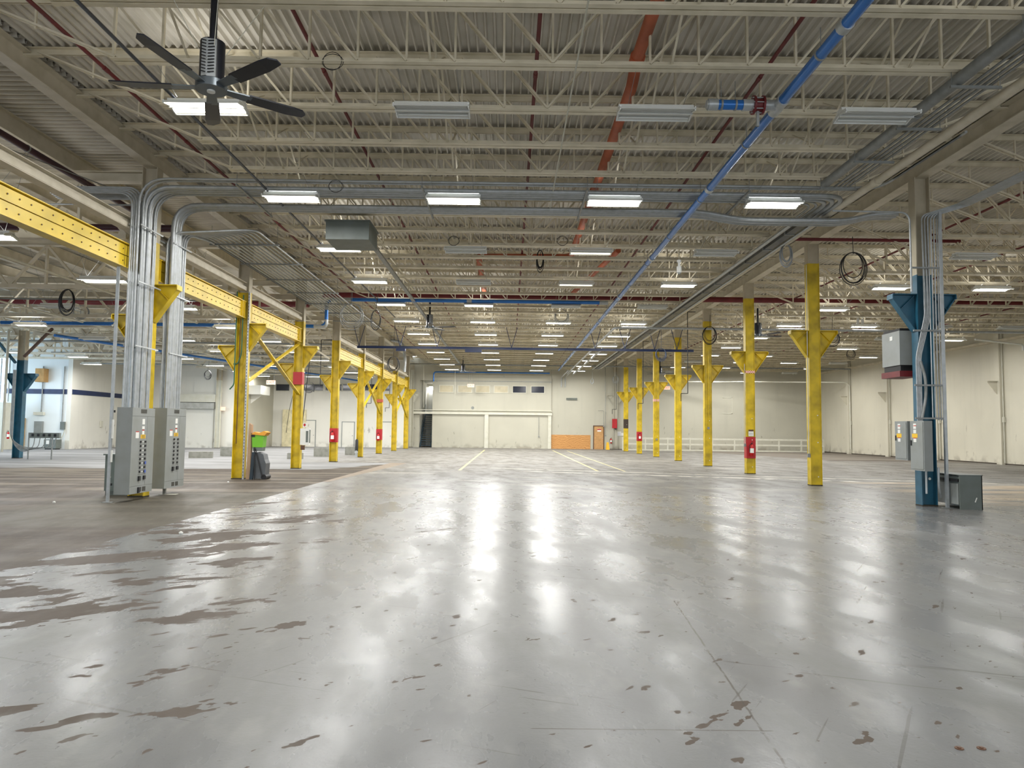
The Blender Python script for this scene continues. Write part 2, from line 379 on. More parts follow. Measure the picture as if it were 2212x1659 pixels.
# pilasters of the right wall
def wallbracket(m, x, y, z, dx):
    m.prism([(x, z), (x+dx*.55, z), (x+dx*.55, z-.07), (x, z-.75)], 'y', y-.012, y+.012); m.box(min(x, x+dx*.6), y-.1, z, max(x, x+dx*.6), y+.1, z+.02)
for i, Y in enumerate((34.9, 40.98, 47.08, 53.18, 59.27)):
    t = empty('wall_pilaster', (XW-.2, Y, 0), 'cream pilaster with small triangular bracket on right wall, %s from the right' % ORD[i], 'pilaster', 'pilasters on the right wall')
    MB().box(-.02, -.22, 0, .2, .22, 7.9).build('shaft', WALLR, t)
    b = MB(); wallbracket(b, -.02, 0, 4.75, -1); b.build('bracket', WALLR, t)
    MB().tube([(.1, -.3, .1), (.1, -.3, 7.6)], .03, 8).box(.05, -.36, 2.4, .17, -.24, 2.7).build('conduit', offwhite, t)
# beam under the ceiling at the head of the right wall
struct('trim_6', MB().box(XW-.25, -8, 7.0, XW, YF, 7.14), beige2)

# ================================================================== ROOF STEEL
def webbars(m, p, q, gap=.045, w=.03, h=.05):
    for s in (-1, 1): m.bar(V(p)+V((0, s*.045, 0)), V(q)+V((0, s*.045, 0)), .03, .03, (0, 1, 0))
def joist(x0, x1, c0, c1, n, mid):
    root = empty('roof_joist', (0, 0, 0)); zt, zb = ZD-.01, 7.12
    m = MB()
    for s in (-1, 1):
        m.box(x0, s*.014 if s > 0 else -.10, zt-.01, x1, .10 if s > 0 else -.014, zt); m.box(x0, s*.02-.004, zt-.1, x1, s*.02+.004, zt-.01)
    m.box(x0-.0, -.05, zt-.12, x0+.3, .05, zt-.1).box(x1-.3, -.05, zt-.12, x1, .05, zt-.1); m.build('top_chord', beige, root)
    m = MB()
    for s in (-1, 1):
        a, b = (.018, .11) if s > 0 else (-.11, -.018); m.box(c0, a, zb, c1, b, zb+.01); m.box(c0, s*.02-.004, zb+.01, c1, s*.02+.004, zb+.1)
    m.build('bottom_chord', beige, root)
    m = MB(); st = (c1-c0)/n; k0 = round((mid-c0)/st)
    for k in range(n+1):
        x = c0+k*st; m.bar((x, 0, zb+.02), (x, 0, zt-.02), .034, .05, (0, 1, 0))
        if k < n:
            a, b = (x, x+st); p, q = ((a, 0, zt-.06), (b, 0, zb+.05)) if k < k0 else ((a, 0, zb+.05), (b, 0, zt-.06)); webbars(m, p, q)
    webbars(m, (x0+.25, 0, zt-.06), (c0+.05, 0, zb+.05)); webbars(m, (x1-.25, 0, zt-.06), (c1-.05, 0, zb+.05))
    mm = ((x0+c0)/2, (x1+c1)/2)
    for x in mm: m.bar((x, 0, (zt+zb)/2), (x, 0, zt-.05), .03, .03)
    m.build('web', beige, root); return root
jm = joist(XL+.0, XR, -6.05, 7.25, 18, .6); jr = joist(XR, XW-.02, 12.1, 25.8, 18, 18.9)
Ys = [Y0+.05+1.524*k for k in range(-7, 32)]
for i, Y in enumerate(Ys):
    ma = jm if i == 0 else tree(jm); mb_ = jr if i == 0 else tree(jr)
    for q_, nm in ((ma, 'middle'), (mb_, 'right')):
        q_.location = (0, Y, 0)
        tag(q_, 'cream open-web roof joist spanning the %s bay, %s from the camera' % (nm, ordn(i)), 'roof joist', 'open-web joists of the %s bay' % nm)
# cross bridging between joists
br = MB(); br.bar((0, .0, ZD-.05), (0, 1.524, 7.14), .035, .012).bar((.06, 0, 7.14), (.06, 1.524, ZD-.05), .035, .012)
bro = None
for j, X in enumerate((-4.9, -1.25, 2.4, 6.0, 14.2, 18.9, 23.6)):
    rt = empty('cross_bridging', (X, 0, 0), 'row of thin crossed bracing bars between the roof joists, %s row from the left' % ORD[j], 'bracing', 'cross bridging rows')
    for i, Y in enumerate(Ys[:-1]):
        if bro is None: o = bro = br.build('brace', beige, rt)
        else: o = bro.copy(); C.objects.link(o); o.parent = rt
        o.location = (0, Y, 0)
def tagb(mb, name, m, label, cat, group=None): return tag(mb.build(name, m), label, cat, group)
tagb(MB().wb((XL, -8, 7.86), (XL, YF-3, 7.86), .38, .26), 'roof_girder', beige2, 'deep cream roof girder over the left row of columns', 'girder')
tagb(MB().wb((XR, -8, 7.86), (XR, YF, 7.86), .38, .3), 'roof_girder', beige2, 'deep cream roof girder over the right row of columns', 'girder')
for i in range(13):
    X = -10.5-2.03*i
    ye = 62.4 if X > -20.4 else 55.4 if X > -29.6 else 48.7
    tagb(MB().wb((X, -8, 7.87), (X, ye, 7.87), .42, .2), 'roof_purlin', beige2, 'cream steel purlin under the left bay deck, %s from the left row of columns' % ORD[i], 'purlin', 'purlins of the left bay')
def truss(x0, x1, n, zt=7.45, zb=6.02):
    r = empty('roof_truss')
    MB().wb((x0, 0, zt), (x1, 0, zt), .24, .22, .018).build('top_chord', beige2, r)
    MB().bar((x0+.5, -.07, zb), (x1-.3, -.07, zb), .1, .12).bar((x0+.5, .07, zb), (x1-.3, .07, zb), .1, .12).build('bottom_chord', beige2, r)
    m = MB(); st = (x1-x0-.8)/n
    for k in range(n):
        a = x0+.5+k*st
        m.bar((a, 0, zb), (a+st/2, 0, zt-.1), .07, .1, (0, 1, 0)).bar((a+st/2, 0, zt-.1), (a+st, 0, zb), .07, .1, (0, 1, 0)).bar((a+st/2, 0, zb), (a+st/2, 0, zt-.1), .06, .09, (0, 1, 0))
    m.build('web', beige2, r)
    for k in range(n+1):
        a = x0+.5+k*st; MB().prism([(a-.3, zb-.06), (a+.3, zb-.06), (a+.16, zb+.3), (a-.16, zb+.3)], 'y', -.012, .012).build('gusset_plate', beige2, r)
    MB().bar((x1-.1, 0, 5.0), (x1-1.7, 0, zb), .08, .1, (0, 1, 0)).build('knee_brace', beige2, r)
    return r
tr = truss(-23.5, XL-.2, 6)
for i in [q for q in range(17) if q % 2 == 0 or q > 5]:
    o = tr if i == 0 else tree(tr); o.location = (0, Y0+S*(i/2-1), 0)
    tag(o, 'cream steel truss spanning the left bay, %s from the camera' % ORD[i], 'truss', 'trusses of the left bay')
    if i % 2:      # the in-between trusses have no column to brace against
        for ch in list(o.children):
            if ch.name.startswith('knee_brace'): bpy.data.objects.remove(ch)
    if 4 < i < 14:
        o = tree(tr); o.location = (-15.1, Y0+S*(i/2-1), 0)
        for ch in list(o.children):
            if ch.name.startswith('knee_brace'): bpy.data.objects.remove(ch)
        tag(o, 'cream steel truss spanning the far left bay, %s of the visible ones' % ORD[i-5], 'truss', 'trusses of the far left bay')

# ================================================================== COLUMNS
COLS = {}
def column(X, Y, top, paint, yz, side, cover, n, row, extra=None, bzr=4.9, bracket=True, lab=None, bzl=None):
    """H-column, flanges face +-X"""
    base = 'yellow' if paint in (yellow,) else 'blue'
    t = empty('steel_column', (X, Y, 0), lab, 'column', 'columns of the %s row' % row); COLS[(X, round(Y, 2))] = t
    hw, hd, tf = .178, .135, .02
    def H_(z0, z1, name, m):
        b = MB().box(-hw, -hd, z0, -hw+tf, hd, z1).box(hw-tf, -hd, z0, hw, hd, z1)
        if cover: b.box(-hw+tf, -hd+.02, z0, hw-tf, -hd+.035, z1)
        b.box(-hw+tf, -.008, z0, hw-tf, .008, z1); return b.build(name, m, t)
    H_(0.0, yz, 'shaft', paint); u = H_(yz, top, 'upper_shaft', creamp); u['label'] = 'unpainted cream upper shaft'
    f = MB().box(-hw-.004, -hd-.004, 0, hw+.004, hd+.004, .03); f.build('base_plate', blacky, t)
    if bracket:
        for s in (-1, 1):
            x0 = s*hw; L_ = .56; m = MB(); bz = (bzl or bzr) if s < 0 else bzr
            m.prism([(x0, bz-.02), (x0+s*L_, bz-.02), (x0+s*L_, bz-.1), (x0, bz-.86)], 'y', -.009, .009)
            m.box(min(x0, x0+s*L_), -.13, bz-.02, max(x0, x0+s*L_), .13, bz)
            m.bar((x0+s*(L_-.0), 0, bz-.02), (x0+s*(L_-.0), 0, bz-.12), .26, .02, (1, 0, 0))
            m.bar((x0+s*(L_-.005), 0, bz-.1), (x0+s*.02, 0, bz-.87), .2, .018, (0, 0, 1))
            m.bar((x0+s*.03, -.0, bz-.03), (x0+s*.36, -.0, bz-.36), .16, .012, (0, 0, 1)); m.build('bracket', paint, t)
    m = MB()
    for z in (.28, 1.35, 2.2): m.tube([(0.05, -hd-.001, z), (.05, -hd-.012, z)], .018, 8)
    if cover: m.build('bolt_cap', paper, t)
    return t
def band(X, Y, z0, z1, m, label, nm='painted_band'):
    par = COLS[(X, round(Y, 2))]; ox, oy = X, Y; X = Y = 0; e = .006; o = (MB().box(X-.178-e, Y-.135-e, z0, X-.178, Y+.135+e, z1).box(X+.178, Y-.135-e, z0, X+.178+e, Y+.135+e, z1).box(X-.178, Y-.135-e, z0, X+.178, Y-.135+.004, z1)).build(nm, m, par); o['label'] = label; return o
colnames = {}
for i in range(8):
    Y = Y0+S*i
    if i == 0:
        column(XR-.03, Y, 7.67, bluec, 5.35, 1, False, i, 'right', lab='dark blue steel column carrying conduits and grey panels, right of the yellow ones')
    else:
        c = column(XR, Y, 7.67, yellow, 7.05, 1, True, i, 'right', lab='yellow steel column with twin triangular brackets, %s in the right row of yellow columns counting from the camera' % ORD[i-1])
    c = column(XL, Y, 7.67, yellow, 5.9, 1, False, i, 'left', lab=('yellow steel column behind the conduits of the two breaker panels' if i == 0 else 'yellow H-column with triangular brackets, %s in the left row beyond the breaker panels' % ORD[i-1]), bzl=4.2)
column(XLL, 34.9, 6.2, bluec, 4.75, 1, False, 0, 'far left', lab='dark teal steel column at the left edge of the hall', bzr=4.1)
column(-22.3, 55.2, 6.2, offwhite, 5.2, 1, False, 0, 'far left', lab='white steel column against the loading door wall', bracket=False)
column(XR, YF-.16, 7.67, WALLC, 7.0, 1, False, 0, 'right', lab='cream column at the rear wall between wooden door and guard rail')
column(XL-.35, YF-.4, 7.67, offwhite, 7.0, 1, False, 0, 'left', lab='white column at the rear wall beside the blue stairs', bracket=True)
# crane runway beams on the left row
segs = [(-8, Y0+1*0-.15, 'nearest, left of the breaker panels'), (Y0+.15, Y0+S-.15, 'between the breaker panels and the green bin'), (Y0+S+.15, Y0+2*S-.15, 'between the first two yellow columns beyond the breaker panels')]
for k in range(3, 7): segs.append((Y0+k*S+.15, Y0+(k+1)*S-.15, 'far stretch %s after the gap' % ORD[k-3]))
for i, (a, b, lab) in enumerate(segs):
    t = empty('crane_beam', (XL, a, 5.32), 'yellow riveted crane runway beam, '+lab, 'beam', 'crane runway beams')
    mm = yellowb; L_ = b-a
    bx = MB().wb((0, 0, 0), (0, L_, 0), .54, .24, .02); bx.bar((.06, 0, .12), (.06, L_, .12), .02, .22).bar((.06, 0, -.12), (.06, L_, -.12), .02, .22); bx.build('girder', mm, t)
    bx = MB(); yy = .25
    while yy < L_-.1:
        for z in (.13, -.13): bx.tube([(.07, yy, z), (.085, yy, z)], .014, 6)
        yy += .3
    bx.build('rivets', bronze, t)
    bx = MB()
    for y_ in ([.1, .2] if i else [])+[L_-.3, L_-.2, L_-.1]: bx.box(.06, y_-.008, -.25, .12, y_+.008, .25)
    bx.build('stiffener', mm, t)
    tagb(MB().wb((XL, a, 6.06), (XL, b, 6.06), .26, .22, .016).bar((XL+.1, a, 6.0), (XL+.1, b, 6.0), .02, .1), 'tie_beam', beige2, 'cream tie beam above the yellow crane beam, '+lab, 'beam', 'tie beams of the left row')
# X bracing between left columns
def xbrace(a, b, z0, z1, lab):
    t = empty('cross_brace', (XL, a, 0), lab, 'brace'); L_ = b-a
    MB().bar((-.03, .03, z0), (-.03, L_-.03, z1), .05, .13, (1, 0, 0)).build('diagonal', yellowb, t)
    MB().bar((.05, .03, z1), (.05, L_-.03, z0), .05, .13, (1, 0, 0)).build('diagonal', yellow, t)
xbrace(Y0+S+.1, Y0+2*S-.1, 2.95, 4.95, 'yellow X brace between the first two yellow columns beyond the panels')
xbrace(Y0+4*S+.1, Y0+5*S-.1, 2.6, 4.9, 'yellow X brace between the fourth and fifth far left columns')
xbrace(Y0+6*S+.1, Y0+7*S-.1, 2.6, 4.9, 'yellow X brace between the last two columns of the left row')

# ================================================================== LIGHTS
def fixture(kind, low=False):
    t = empty('fluorescent_fixture'); L_, W_ = .61, .23
    MB().box(-L_, -.09, .05, L_, .09, .12).prism([(-W_, 0), (-W_+.01, 0), (-.09, .06), (.09, .06), (W_-.01, 0), (W_, 0), (.1, .075), (-.1, .075)], 'x', -L_, L_).build('housing', white, t)
    m = MB()
    for s in (-1, 1):
        for e in (-1, 1): m.bar((e*(L_-.01), s*W_, 0), (e*(L_-.01), s*.02, .05), .02, .06)
    m.box(-L_, -W_-.012, -.02, L_, -W_, .012).box(-L_, W_, -.02, L_, W_+.012, .012).box(-L_, -.012, -.005, L_, .012, .05); m.build('reflector', reflm, t)
    tm = {'on': tube, 'off': tube_off, 'dim': tube_dim}[kind]
    for k, y in enumerate((-.16, -.07, .07, .16)):
        z = .03 if abs(y) < .1 else .012
        tb = MB().tube([(-L_+.04, y, z-.005), (L_-.04, y, z-.005)], .016, 8).build('tube', (tube_off if kind == 'dim' and k < 2 else tm), t)
    for x in (-.45, .45):
        for d in ((.63, -.8) if not low else (.9, -1.13)):
            MB().tube([(x, 0, .12), (x, d, .335) if not low else (d, 0, 2.02)], .004, 5).build('hanger_wire', galvd, t)
    if kind != 'off':
        ld = bpy.data.lights.new('lamp_light', 'AREA'); ld.shape = 'RECTANGLE'; ld.size = 1.15; ld.size_y = .4
        ld.energy = LAMP_W*(.25 if kind == 'dim' else 1); ld.color = (1, .99, .965)
        lo = bpy.data.objects.new('lamp_light', ld); C.objects.link(lo); lo.parent = t; lo.location = (0, 0, -.03)
        lu = ld.copy(); lu.energy = ld.energy*ROOF_FILL; lu.size_y = .3   # added upward lamp to brighten the roof; the housing has no slots
        lo = bpy.data.objects.new('lamp_light', lu); C.objects.link(lo); lo.parent = t; lo.location = (0, 0, .14); lo.rotation_euler = (math.pi, 0, 0)
    return t
FX = {(k, l): fixture(k, l) for k, l in (('on', False), ('off', False), ('dim', False), ('on', True), ('off', True))}; used = set()
def light(x, y, z, kind, lab):
    q = (kind, z < 6); o = FX[q] if q not in used else tree(FX[q]); used.add(q); o.location = (x, y, z)
    if y > 46:      # rear fixtures go without the added upward lamp
        for ch in list(o.children):
            if ch.type == 'LIGHT' and ch.location.z > 0: bpy.data.objects.remove(ch)
    st = {'on': 'glowing', 'off': 'unlit', 'dim': 'half-lit'}[kind]
    tag(o, '%s fluorescent fixture, %s' % (st, lab), 'ceiling light', 'fluorescent fixtures of the %s bay' % lab.split(' bay')[0].split()[-1])
mx = (-4.98, -1.31, 2.33, 5.95)
off = {(2, 1), (2, 2), (2, 3), (4, 1), (4, 3), (5, 1), (6, 2), (6, 3)}; dim = {(4, 2), (5, 2)}
for j in range(0, 14):
    Y = 11.4+4.572*(j-2)
    if Y > 62: break
    for i, X in enumerate(mx):
        kd = 'off' if (j, i) in off else 'dim' if (j, i) in dim else 'on'
        if j < 2 and (i+j) % 2: kd = 'off'
        light(X, Y, 6.8, kd, '%s row from the camera, %s from left in middle bay' % (ORD[j], ORD[i]))
for j in range(3, 14):
    Y = 11.4+4.572*(j-2)
    if Y > 62: break
    for i, X in enumerate((13.5, 17.1, 20.6, 24.2)):
        kd = 'on' if (j, i) in {(5, 0), (5, 1), (6, 0), (7, 0), (7, 1), (8, 3), (9, 0), (9, 2), (8, 0), (10, 0), (10, 1), (10, 3), (11, 2), (11, 1), (12, 1), (12, 3), (12, 0), (13, 1), (13, 2), (3, 1), (4, 2)} else 'off'
        if kd == 'off' and (i*3+j) % 3 == 0: continue
        light(X, Y, 6.8, kd, '%s row from the camera, %s from left in right bay' % (ORD[j-2], ORD[i]))
for i, (X, rows) in enumerate(((-11.4, range(-1, 10)), (-15.46, range(0, 10)), (-19.52, range(2, 10)))):
    for j in rows:
        Y = 19.9+4.572*j; kd = 'off' if (i, j) in {(1, 1), (1, 5), (2, 3)} else 'on'
        if Y > 61: continue
        light(X, Y, 5.66, kd, '%s row from the camera, %s from the columns in left bay' % (ORD[j+1], ORD[i]))
for X, Y, w_ in ((-25.61, 42.4, 'before the wood crate'), (-27.64, 47.4, 'right of the wall conduits'), (-27.64, 40.2, 'behind the teal column'), (-33.73, 30, 'out by the daylight window'), (-33.73, 40, 'in the far left corner')):
    light(X, Y, 5.66, 'on', 'hung low %s in the far left bay' % w_)

# ================================================================== PIPES AND CONDUITS OVERHEAD
def pipe(pts, r, m, name, label, cat='pipe', fil=.15, n=12, joints=0, jm=galv, hang=0, hm=galvd, group=None):
    t = empty(name, (0, 0, 0), label, cat, group); P = rnd(pts, fil); MB().tube(P, r, n).build('run', m, t)
    a, b = V(pts[0]), V(pts[-1]); d = b-a
    if joints:
        for k in range(1, int(d.length/joints)+1):
            c = a+d.normalized()*(k*joints-.4); u = d.normalized()*.07
            MB().tube([c-u, c+u], r*1.22, n).build('coupling', jm, t)
    if hang:
        for k in range(0, int(d.length/hang)+1):
            c = a+d.normalized()*(k*hang+.3)
            MB().tube([c-d.normalized()*.02, c+d.normalized()*.02], r*1.12, n).tube([c+V((0, 0, r)), c+V((0, 0, max(.05, 7.13-c.z)))], .006, 5).build('clamp', hm, t)
    return t
t = pipe([(4.17, 3, 6.75), (4.17, 60.5, 6.75)], .078, bluepipe, 'air_pipe', 'long blue compressed air pipe running from the camera toward the rear wall', joints=6.1, hang=3.05)
Yv = atz(1680, 228, 6.75).y; xv = atz(1525, 228, 6.75).x
t = empty('valve_branch', (4.17, Yv, 6.75), 'short blue branch with dark red flanged valve and steel couplings on the blue air pipe', 'valve')
MB().tube([(-.05, 0, 0), (-.24, 0, 0)], .085, 14).tube([(0, -.22, 0), (0, .22, 0)], .098, 14).build('tee', galv, t)
m = MB().tube([(-.24, 0, 0), (-.27, 0, 0)], .145, 16).tube([(-.27, 0, 0), (-.38, 0, 0)], .1, 14).tube([(-.38, 0, 0), (-.41, 0, 0)], .145, 16); m.build('flanged_valve', maroon, t)
for k in range(8):
    a = k*math.pi/4; MB().tube([(-.22, .12*math.cos(a), .12*math.sin(a)), (-.43, .12*math.cos(a), .12*math.sin(a))], .009, 6).build('flange_bolt', galv, t)
MB().tube([(-.41, 0, 0), (-.57, 0, 0)], .092, 14).build('coupling', galv, t)
L_ = 4.17-xv
MB().tube([(-.57, 0, 0), (-L_+.15, 0, 0)], .078, 14).build('pipe_stub', bluepipe, t)
MB().tube([(-L_+.17, 0, 0), (-L_+.02, 0, 0)], .092, 14).tube([(-L_+.02, 0, 0), (-L_, 0, 0)], .07, 14).build('end_cap', galv, t)
m = MB()
for x in (-.68, -.9): m.tube([(x, 0, .08), (x, 0, .38)], .006, 5).tube([(x-.015, 0, 0), (x+.015, 0, 0)], .088, 12)
m.build('hanger', galvd, t)
MB().box(-.35, -.02, -.34, -.31, .02, -.1).build('drain_tube', galvd, t)
t = pipe([(2.03, 3, 7.72), (2.03, 11.4, 7.72), (2.03, 11.9, 7.5), (2.03, 23.7, 7.5)], .1, orangep, 'roof_drain_pipe', 'large orange drain pipe weaving through the roof joists near the middle', fil=.1)
MB().tube([(2.03, 11.3, 7.72), (2.03, 11.5, 7.7)], .125, 14).tube([(2.03, 17.2, 7.5), (2.03, 17.4, 7.5)], .118, 14).build('coupling', orangep, t)
pipe([(2.03, 23.75, 7.5), (1.9, 23.95, 7.5), (-1.1, 24.05, 7.5), (-1.1, 30, 7.5)], .1, orangep, 'roof_drain_pipe', 'orange drain pipe crossing sideways between the joists then turning away', fil=.12)
pipe([(3.5, 23, 7.5), (2.6, 30, 7.4)], .09, orangep, 'roof_drain_pipe', 'short slanting orange drain pipe right of the central one')
for k, X in enumerate((-6.85, -3.17, .38, 4.16, 12.6, 16.2, 19.8, 23.5)):
    pipe([(X, 3, 7.6), (X, 60, 7.6)], .032, maroon, 'sprinkler_pipe', 'thin dark red sprinkler pipe running away above the joist bottoms, %s from the left' % ORD[k], group='sprinkler branch pipes', joints=3.05, jm=maroon, n=8)
pipe([(XL+.3, 31, 7.42), (XW-.3, 31, 7.42)], .12, maroon, 'sprinkler_main', 'thick dark red sprinkler main crossing middle and right bays')
pipe([(-23, 31, 5.98+1.0), (XL-.3, 31, 6.98)], .13, maroon, 'sprinkler_main', 'thick dark red sprinkler main crossing the left bay')
pipe([(8.5, 21.2, 7.45), (13.5, 21.2, 7.45)], .05, maroon, 'sprinkler_pipe', 'dark red pipe crossing above the nearest yellow column')
pipe([(-10.0, 2, 7.3), (-10.0, 19.5, 7.3)], .07, mat('deep_maroon', (64, 30, 44), .5), 'sprinkler_pipe', 'dark maroon pipe hanging beside the purlin at upper left', hang=6.1)
pipe([(-9.2, 19.3, 7.0), (-14.5, 19.3, 7.0)], .1, mat('deep_maroon', (64, 30, 44), .5), 'sprinkler_pipe', 'stubby dark maroon pipe behind the conduits of the breaker panels')
pipe([(.93, 3, 6.98), (.93, 17, 6.98)], .014, offwhite, 'thin_conduit', 'thin cream conduit running away under the joists right of centre', 'conduit', n=6)
pipe([(-5.5, 2, 6.95), (-5.5, 34, 6.95)], .028, mat('strut_dark', (84, 88, 96), .4, .6), 'strut_channel', 'dark grey strut running over the ceiling fan toward the rear', 'strut', n=6)
pipe([(-13.5, 3, 7.0), (-9.1, 16, 7.0)], .012, galvd, 'thin_conduit', 'thin slanting wire at upper left under the deck', 'conduit', n=5)
# blue cross pipes
t = pipe([(3.9, 29.5, 6.95), (-7.6, 29.5, 6.95), (-7.6, 29.5, 5.82), (-21, 29.5, 5.82)], .075, bluepipe, 'air_pipe', 'blue air pipe crossing the middle bay, dropping by the left columns and running on left', fil=.28)
MB().tube(rnd([(-6.6, 29.5, 6.95), (-7.6, 29.5, 6.95), (-7.6, 29.5, 6.5)], .3), .08, 12).tube(rnd([(-7.6, 29.5, 6.1), (-7.6, 29.5, 5.82), (-8.1, 29.5, 5.82)], .25), .08, 12).tube([(3.7, 29.5, 6.95), (4.05, 29.5, 6.95)], .09, 12).tube([(-1.8, 29.5, 6.95), (-1.6, 29.5, 6.95)], .085, 12).build('elbow_fitting', galv, t)
pipe([(-6.75, 63.9, 5.9), (-6.75, 63.9, 6.75), (3.6, 63.9, 6.75)], .06, bluepipe, 'air_pipe', 'blue air pipe near the rear wall above the row of windows', fil=.25, hang=3)
for k, (x0, x1, y_, r_) in enumerate(((-22, -9, 24.3, .03), (-29, -9, 36.5, .04), (-27, -9.2, 42.2, .03), (-29, -9.2, 49.6, .05), (-20, -9.2, 57.2, .04))):
    pipe([(x0, y_, 5.9), (x1, y_, 5.9)], r_, galvd, 'cross_conduit', 'grey conduit crossing the left bay under its trusses, %s from the camera' % ORD[k], 'conduit', group='left bay cross conduits', n=8)
for k, (x_, z_) in enumerate(((-12.9, 5.88), (-17.6, 5.86), (-21.3, 5.88))):
    pipe([(x_, 12, z_), (x_, 54, z_)], .035, offwhite, 'long_conduit', 'pale conduit running away under the left bay trusses, %s from the columns' % ORD[k], 'conduit', group='left bay long conduits', n=8)
pipe([(-21, 33, 5.75), (-13, 62, 5.75)], .07, bluepipe, 'air_pipe', 'blue air pipe slanting away in the left bay')
pipe([(XL+.4, 58, 6.9), (XW-.5, 58, 6.9)], .06, galvd, 'cross_conduit', 'grey conduit crossing the hall near the rear wall', 'conduit')
pipe([(XW-1, 34, 6.57), (5.0, 34, 6.57), (5.0, 62, 6.57)], .055, galv, 'cross_conduit', 'galvanized conduit crossing the right bay behind the nearest yellow column', 'conduit', fil=.4)
pipe([(5.6, 43, 6.6), (5.6, 63, 6.6)], .06, galv, 'rear_conduit', 'galvanized conduit heading for the rear wall', 'conduit', joints=3)
for k in range(2): pipe([(4.75+k*.35, 58+k*.5, 6.5), (4.75+k*.35, 65.24, 6.5), (4.75+k*.35, 65.24, 5.6)], .05, galv, 'rear_conduit', ('left', 'right')[k]+' of two galvanized conduits dropping down the rear wall above the plywood', 'conduit', fil=.3)
# trapeze-hung pipe group, right
pipe([(6.78, 3, 7.02), (6.78, 15.2, 7.02)], .095, galvd, 'hung_pipe', 'fat grey pipe on trapeze hangers at upper right', fil=.2, joints=3.05, jm=galvd)
for k in range(4): pipe([(6.98+k*.1, 3, 6.955), (6.98+k*.1, 15.2, 6.955)], .02, galvd, 'hung_conduit', 'slim grey conduit beside the fat pipe on the trapezes, %s from the pipe' % ORD[k], 'conduit', group='conduits on the right trapezes', n=6)
pipe([(7.7, 3, 6.95), (7.7, 60, 6.95)], .085, beige2, 'hung_pipe', 'cream painted pipe beside the right girder', joints=6.1, jm=beige2)
for k in range(5):
    Y = 9.03+1.524*k
    t = empty('trapeze_hanger', (7.0, Y, 6.9), 'steel trapeze hanger under the right pipe run, %s from the camera' % ordn(k), 'hanger', 'trapeze hangers under the right pipe run')
    MB().box(-.36, -.02, -.02, .42, .02, .02).build('strut', galvd, t); MB().tube([(-.34, 0, .02), (-.34, 0, .24)], .006, 5).build('rod', galvd, t); MB().tube([(.4, 0, .02), (.4, 0, .24)], .006, 5).build('rod', galvd, t)
t = empty('bus_duct', (7.25, 17.55, 6.88), 'dark grey bus duct running away beside the right row of columns', 'duct')
MB().box(-.11, 0, -.09, .11, 42, .09).build('casing', mat('busduct_grey', (92, 96, 102), .4, .4), t)
m = MB()
for k in range(26): m.box(-.13, .8+k*1.6, -.105, .13, .86+k*1.6, .105)
m.build('joint_band', galvd, t)
pipe([(6.98, 17.6, 6.82), (6.98, 60, 6.82)], .05, galv, 'bus_conduit', 'galvanized conduit strapped beside the bus duct', 'conduit', n=8)
pipe([(7.5, 17.6, 6.82), (7.5, 60, 6.82)], .035, galv, 'bus_conduit', 'slimmer galvanized conduit right of the bus duct', 'conduit', n=8)
# cable tray to the fans
t = empty('cable_tray', (-4.0, 19.2, 6.92), 'straight galvanized strut tray running away from the grey duct box', 'tray')
MB().box(-.07, 0, -.03, -.05, 38, .03).box(.05, 0, -.03, .07, 38, .03).box(-.05, 0, -.03, .05, 38, -.022).build('channel', galvd, t)
tagb(MB().box(-4.72, 18.0, 6.42, -3.62, 19.15, 6.9).box(-4.75, 17.97, 6.88, -3.59, 19.18, 6.92), 'duct_box', greyd, 'grey sheet-metal box hanging under the joists left of centre', 'box')
# ceiling cross runs between the left panels and the right column
ZC = 6.97
def run(pts, r, label, grp, fil=.45, m=galv, n=10): return pipe(pts, r, m, 'electrical_conduit', label, 'conduit', fil=fil, n=n, group=grp)
for k in range(7):   # from panel one, up then across to the right
    y = 15.55+k*.13; r = .052 if k in (2, 3, 4) else .028; x = -8.2+(k % 2)*.03
    run([(x, y, 2.02), (x, y, ZC+.0), (7.85-.13*k, y, ZC+.0), (7.85-.13*k, 17.5, ZC+.0)] if k > 1 else [(x, y, 2.02), (x, y, ZC+.1), (XR-1.5, y, ZC+.1), (XR-1.5, y-3, ZC+.1)], r, 'grey conduit rising from the first breaker panel and crossing overhead, %s in the bundle' % ORD[k], 'conduits of the first breaker panel', fil=.6)
for k in range(11):
    y = 15.44+k*.085; x = -8.29+(k % 2)*.0; top = 6.2+.06*(k % 5)
    run([(x, y, 2.02), (x, y, top+.5), (x-1.4-.1*k, y, top+.5)], .021, 'slim grey conduit rising from the back of the first breaker panel, %s in the bundle' % ORD[k], 'slim conduits of the first breaker panel', fil=.3, n=8)
for k in range(7):   # second panel, fat ones cross to the right
    y = 17.02+k*.11; x = -8.12
    if k < 4: run([(x, y, 2.05), (x, y, ZC-.02), (4.6, y, ZC-.02), (5.5, y, ZC-.2), (8.1, y, ZC-.2), (8.8, y, ZC-.02), (9.35, y, ZC-.02)], .055 if k != 1 else .07, 'fat grey conduit rising from the second breaker panel and crossing overhead, %s in the bundle' % ORD[k], 'fat conduits of the second breaker panel', fil=.6)
    else: run([(x, y, 2.05), (x, y, 6.4), (x, y+1.5, 6.62), (x, 29, 6.62)], .03, 'grey conduit bending back from the second breaker panel, %s in the bundle' % ORD[k], 'fat conduits of the second breaker panel')
for k in range(12):
    y = 17.0+k*.078; x = -8.24; xe = -6.5-.14*k
    run([(x, y, 2.05), (x, y, 6.25+.02*k), (xe, y+1.0, 6.64), (xe, 36-.4*k, 6.64)], .024, 'slim conduit from the second breaker panel fanning out under the roof, %s in the fan' % ORD[k], 'fanned conduits under the left side', fil=.35, n=8)
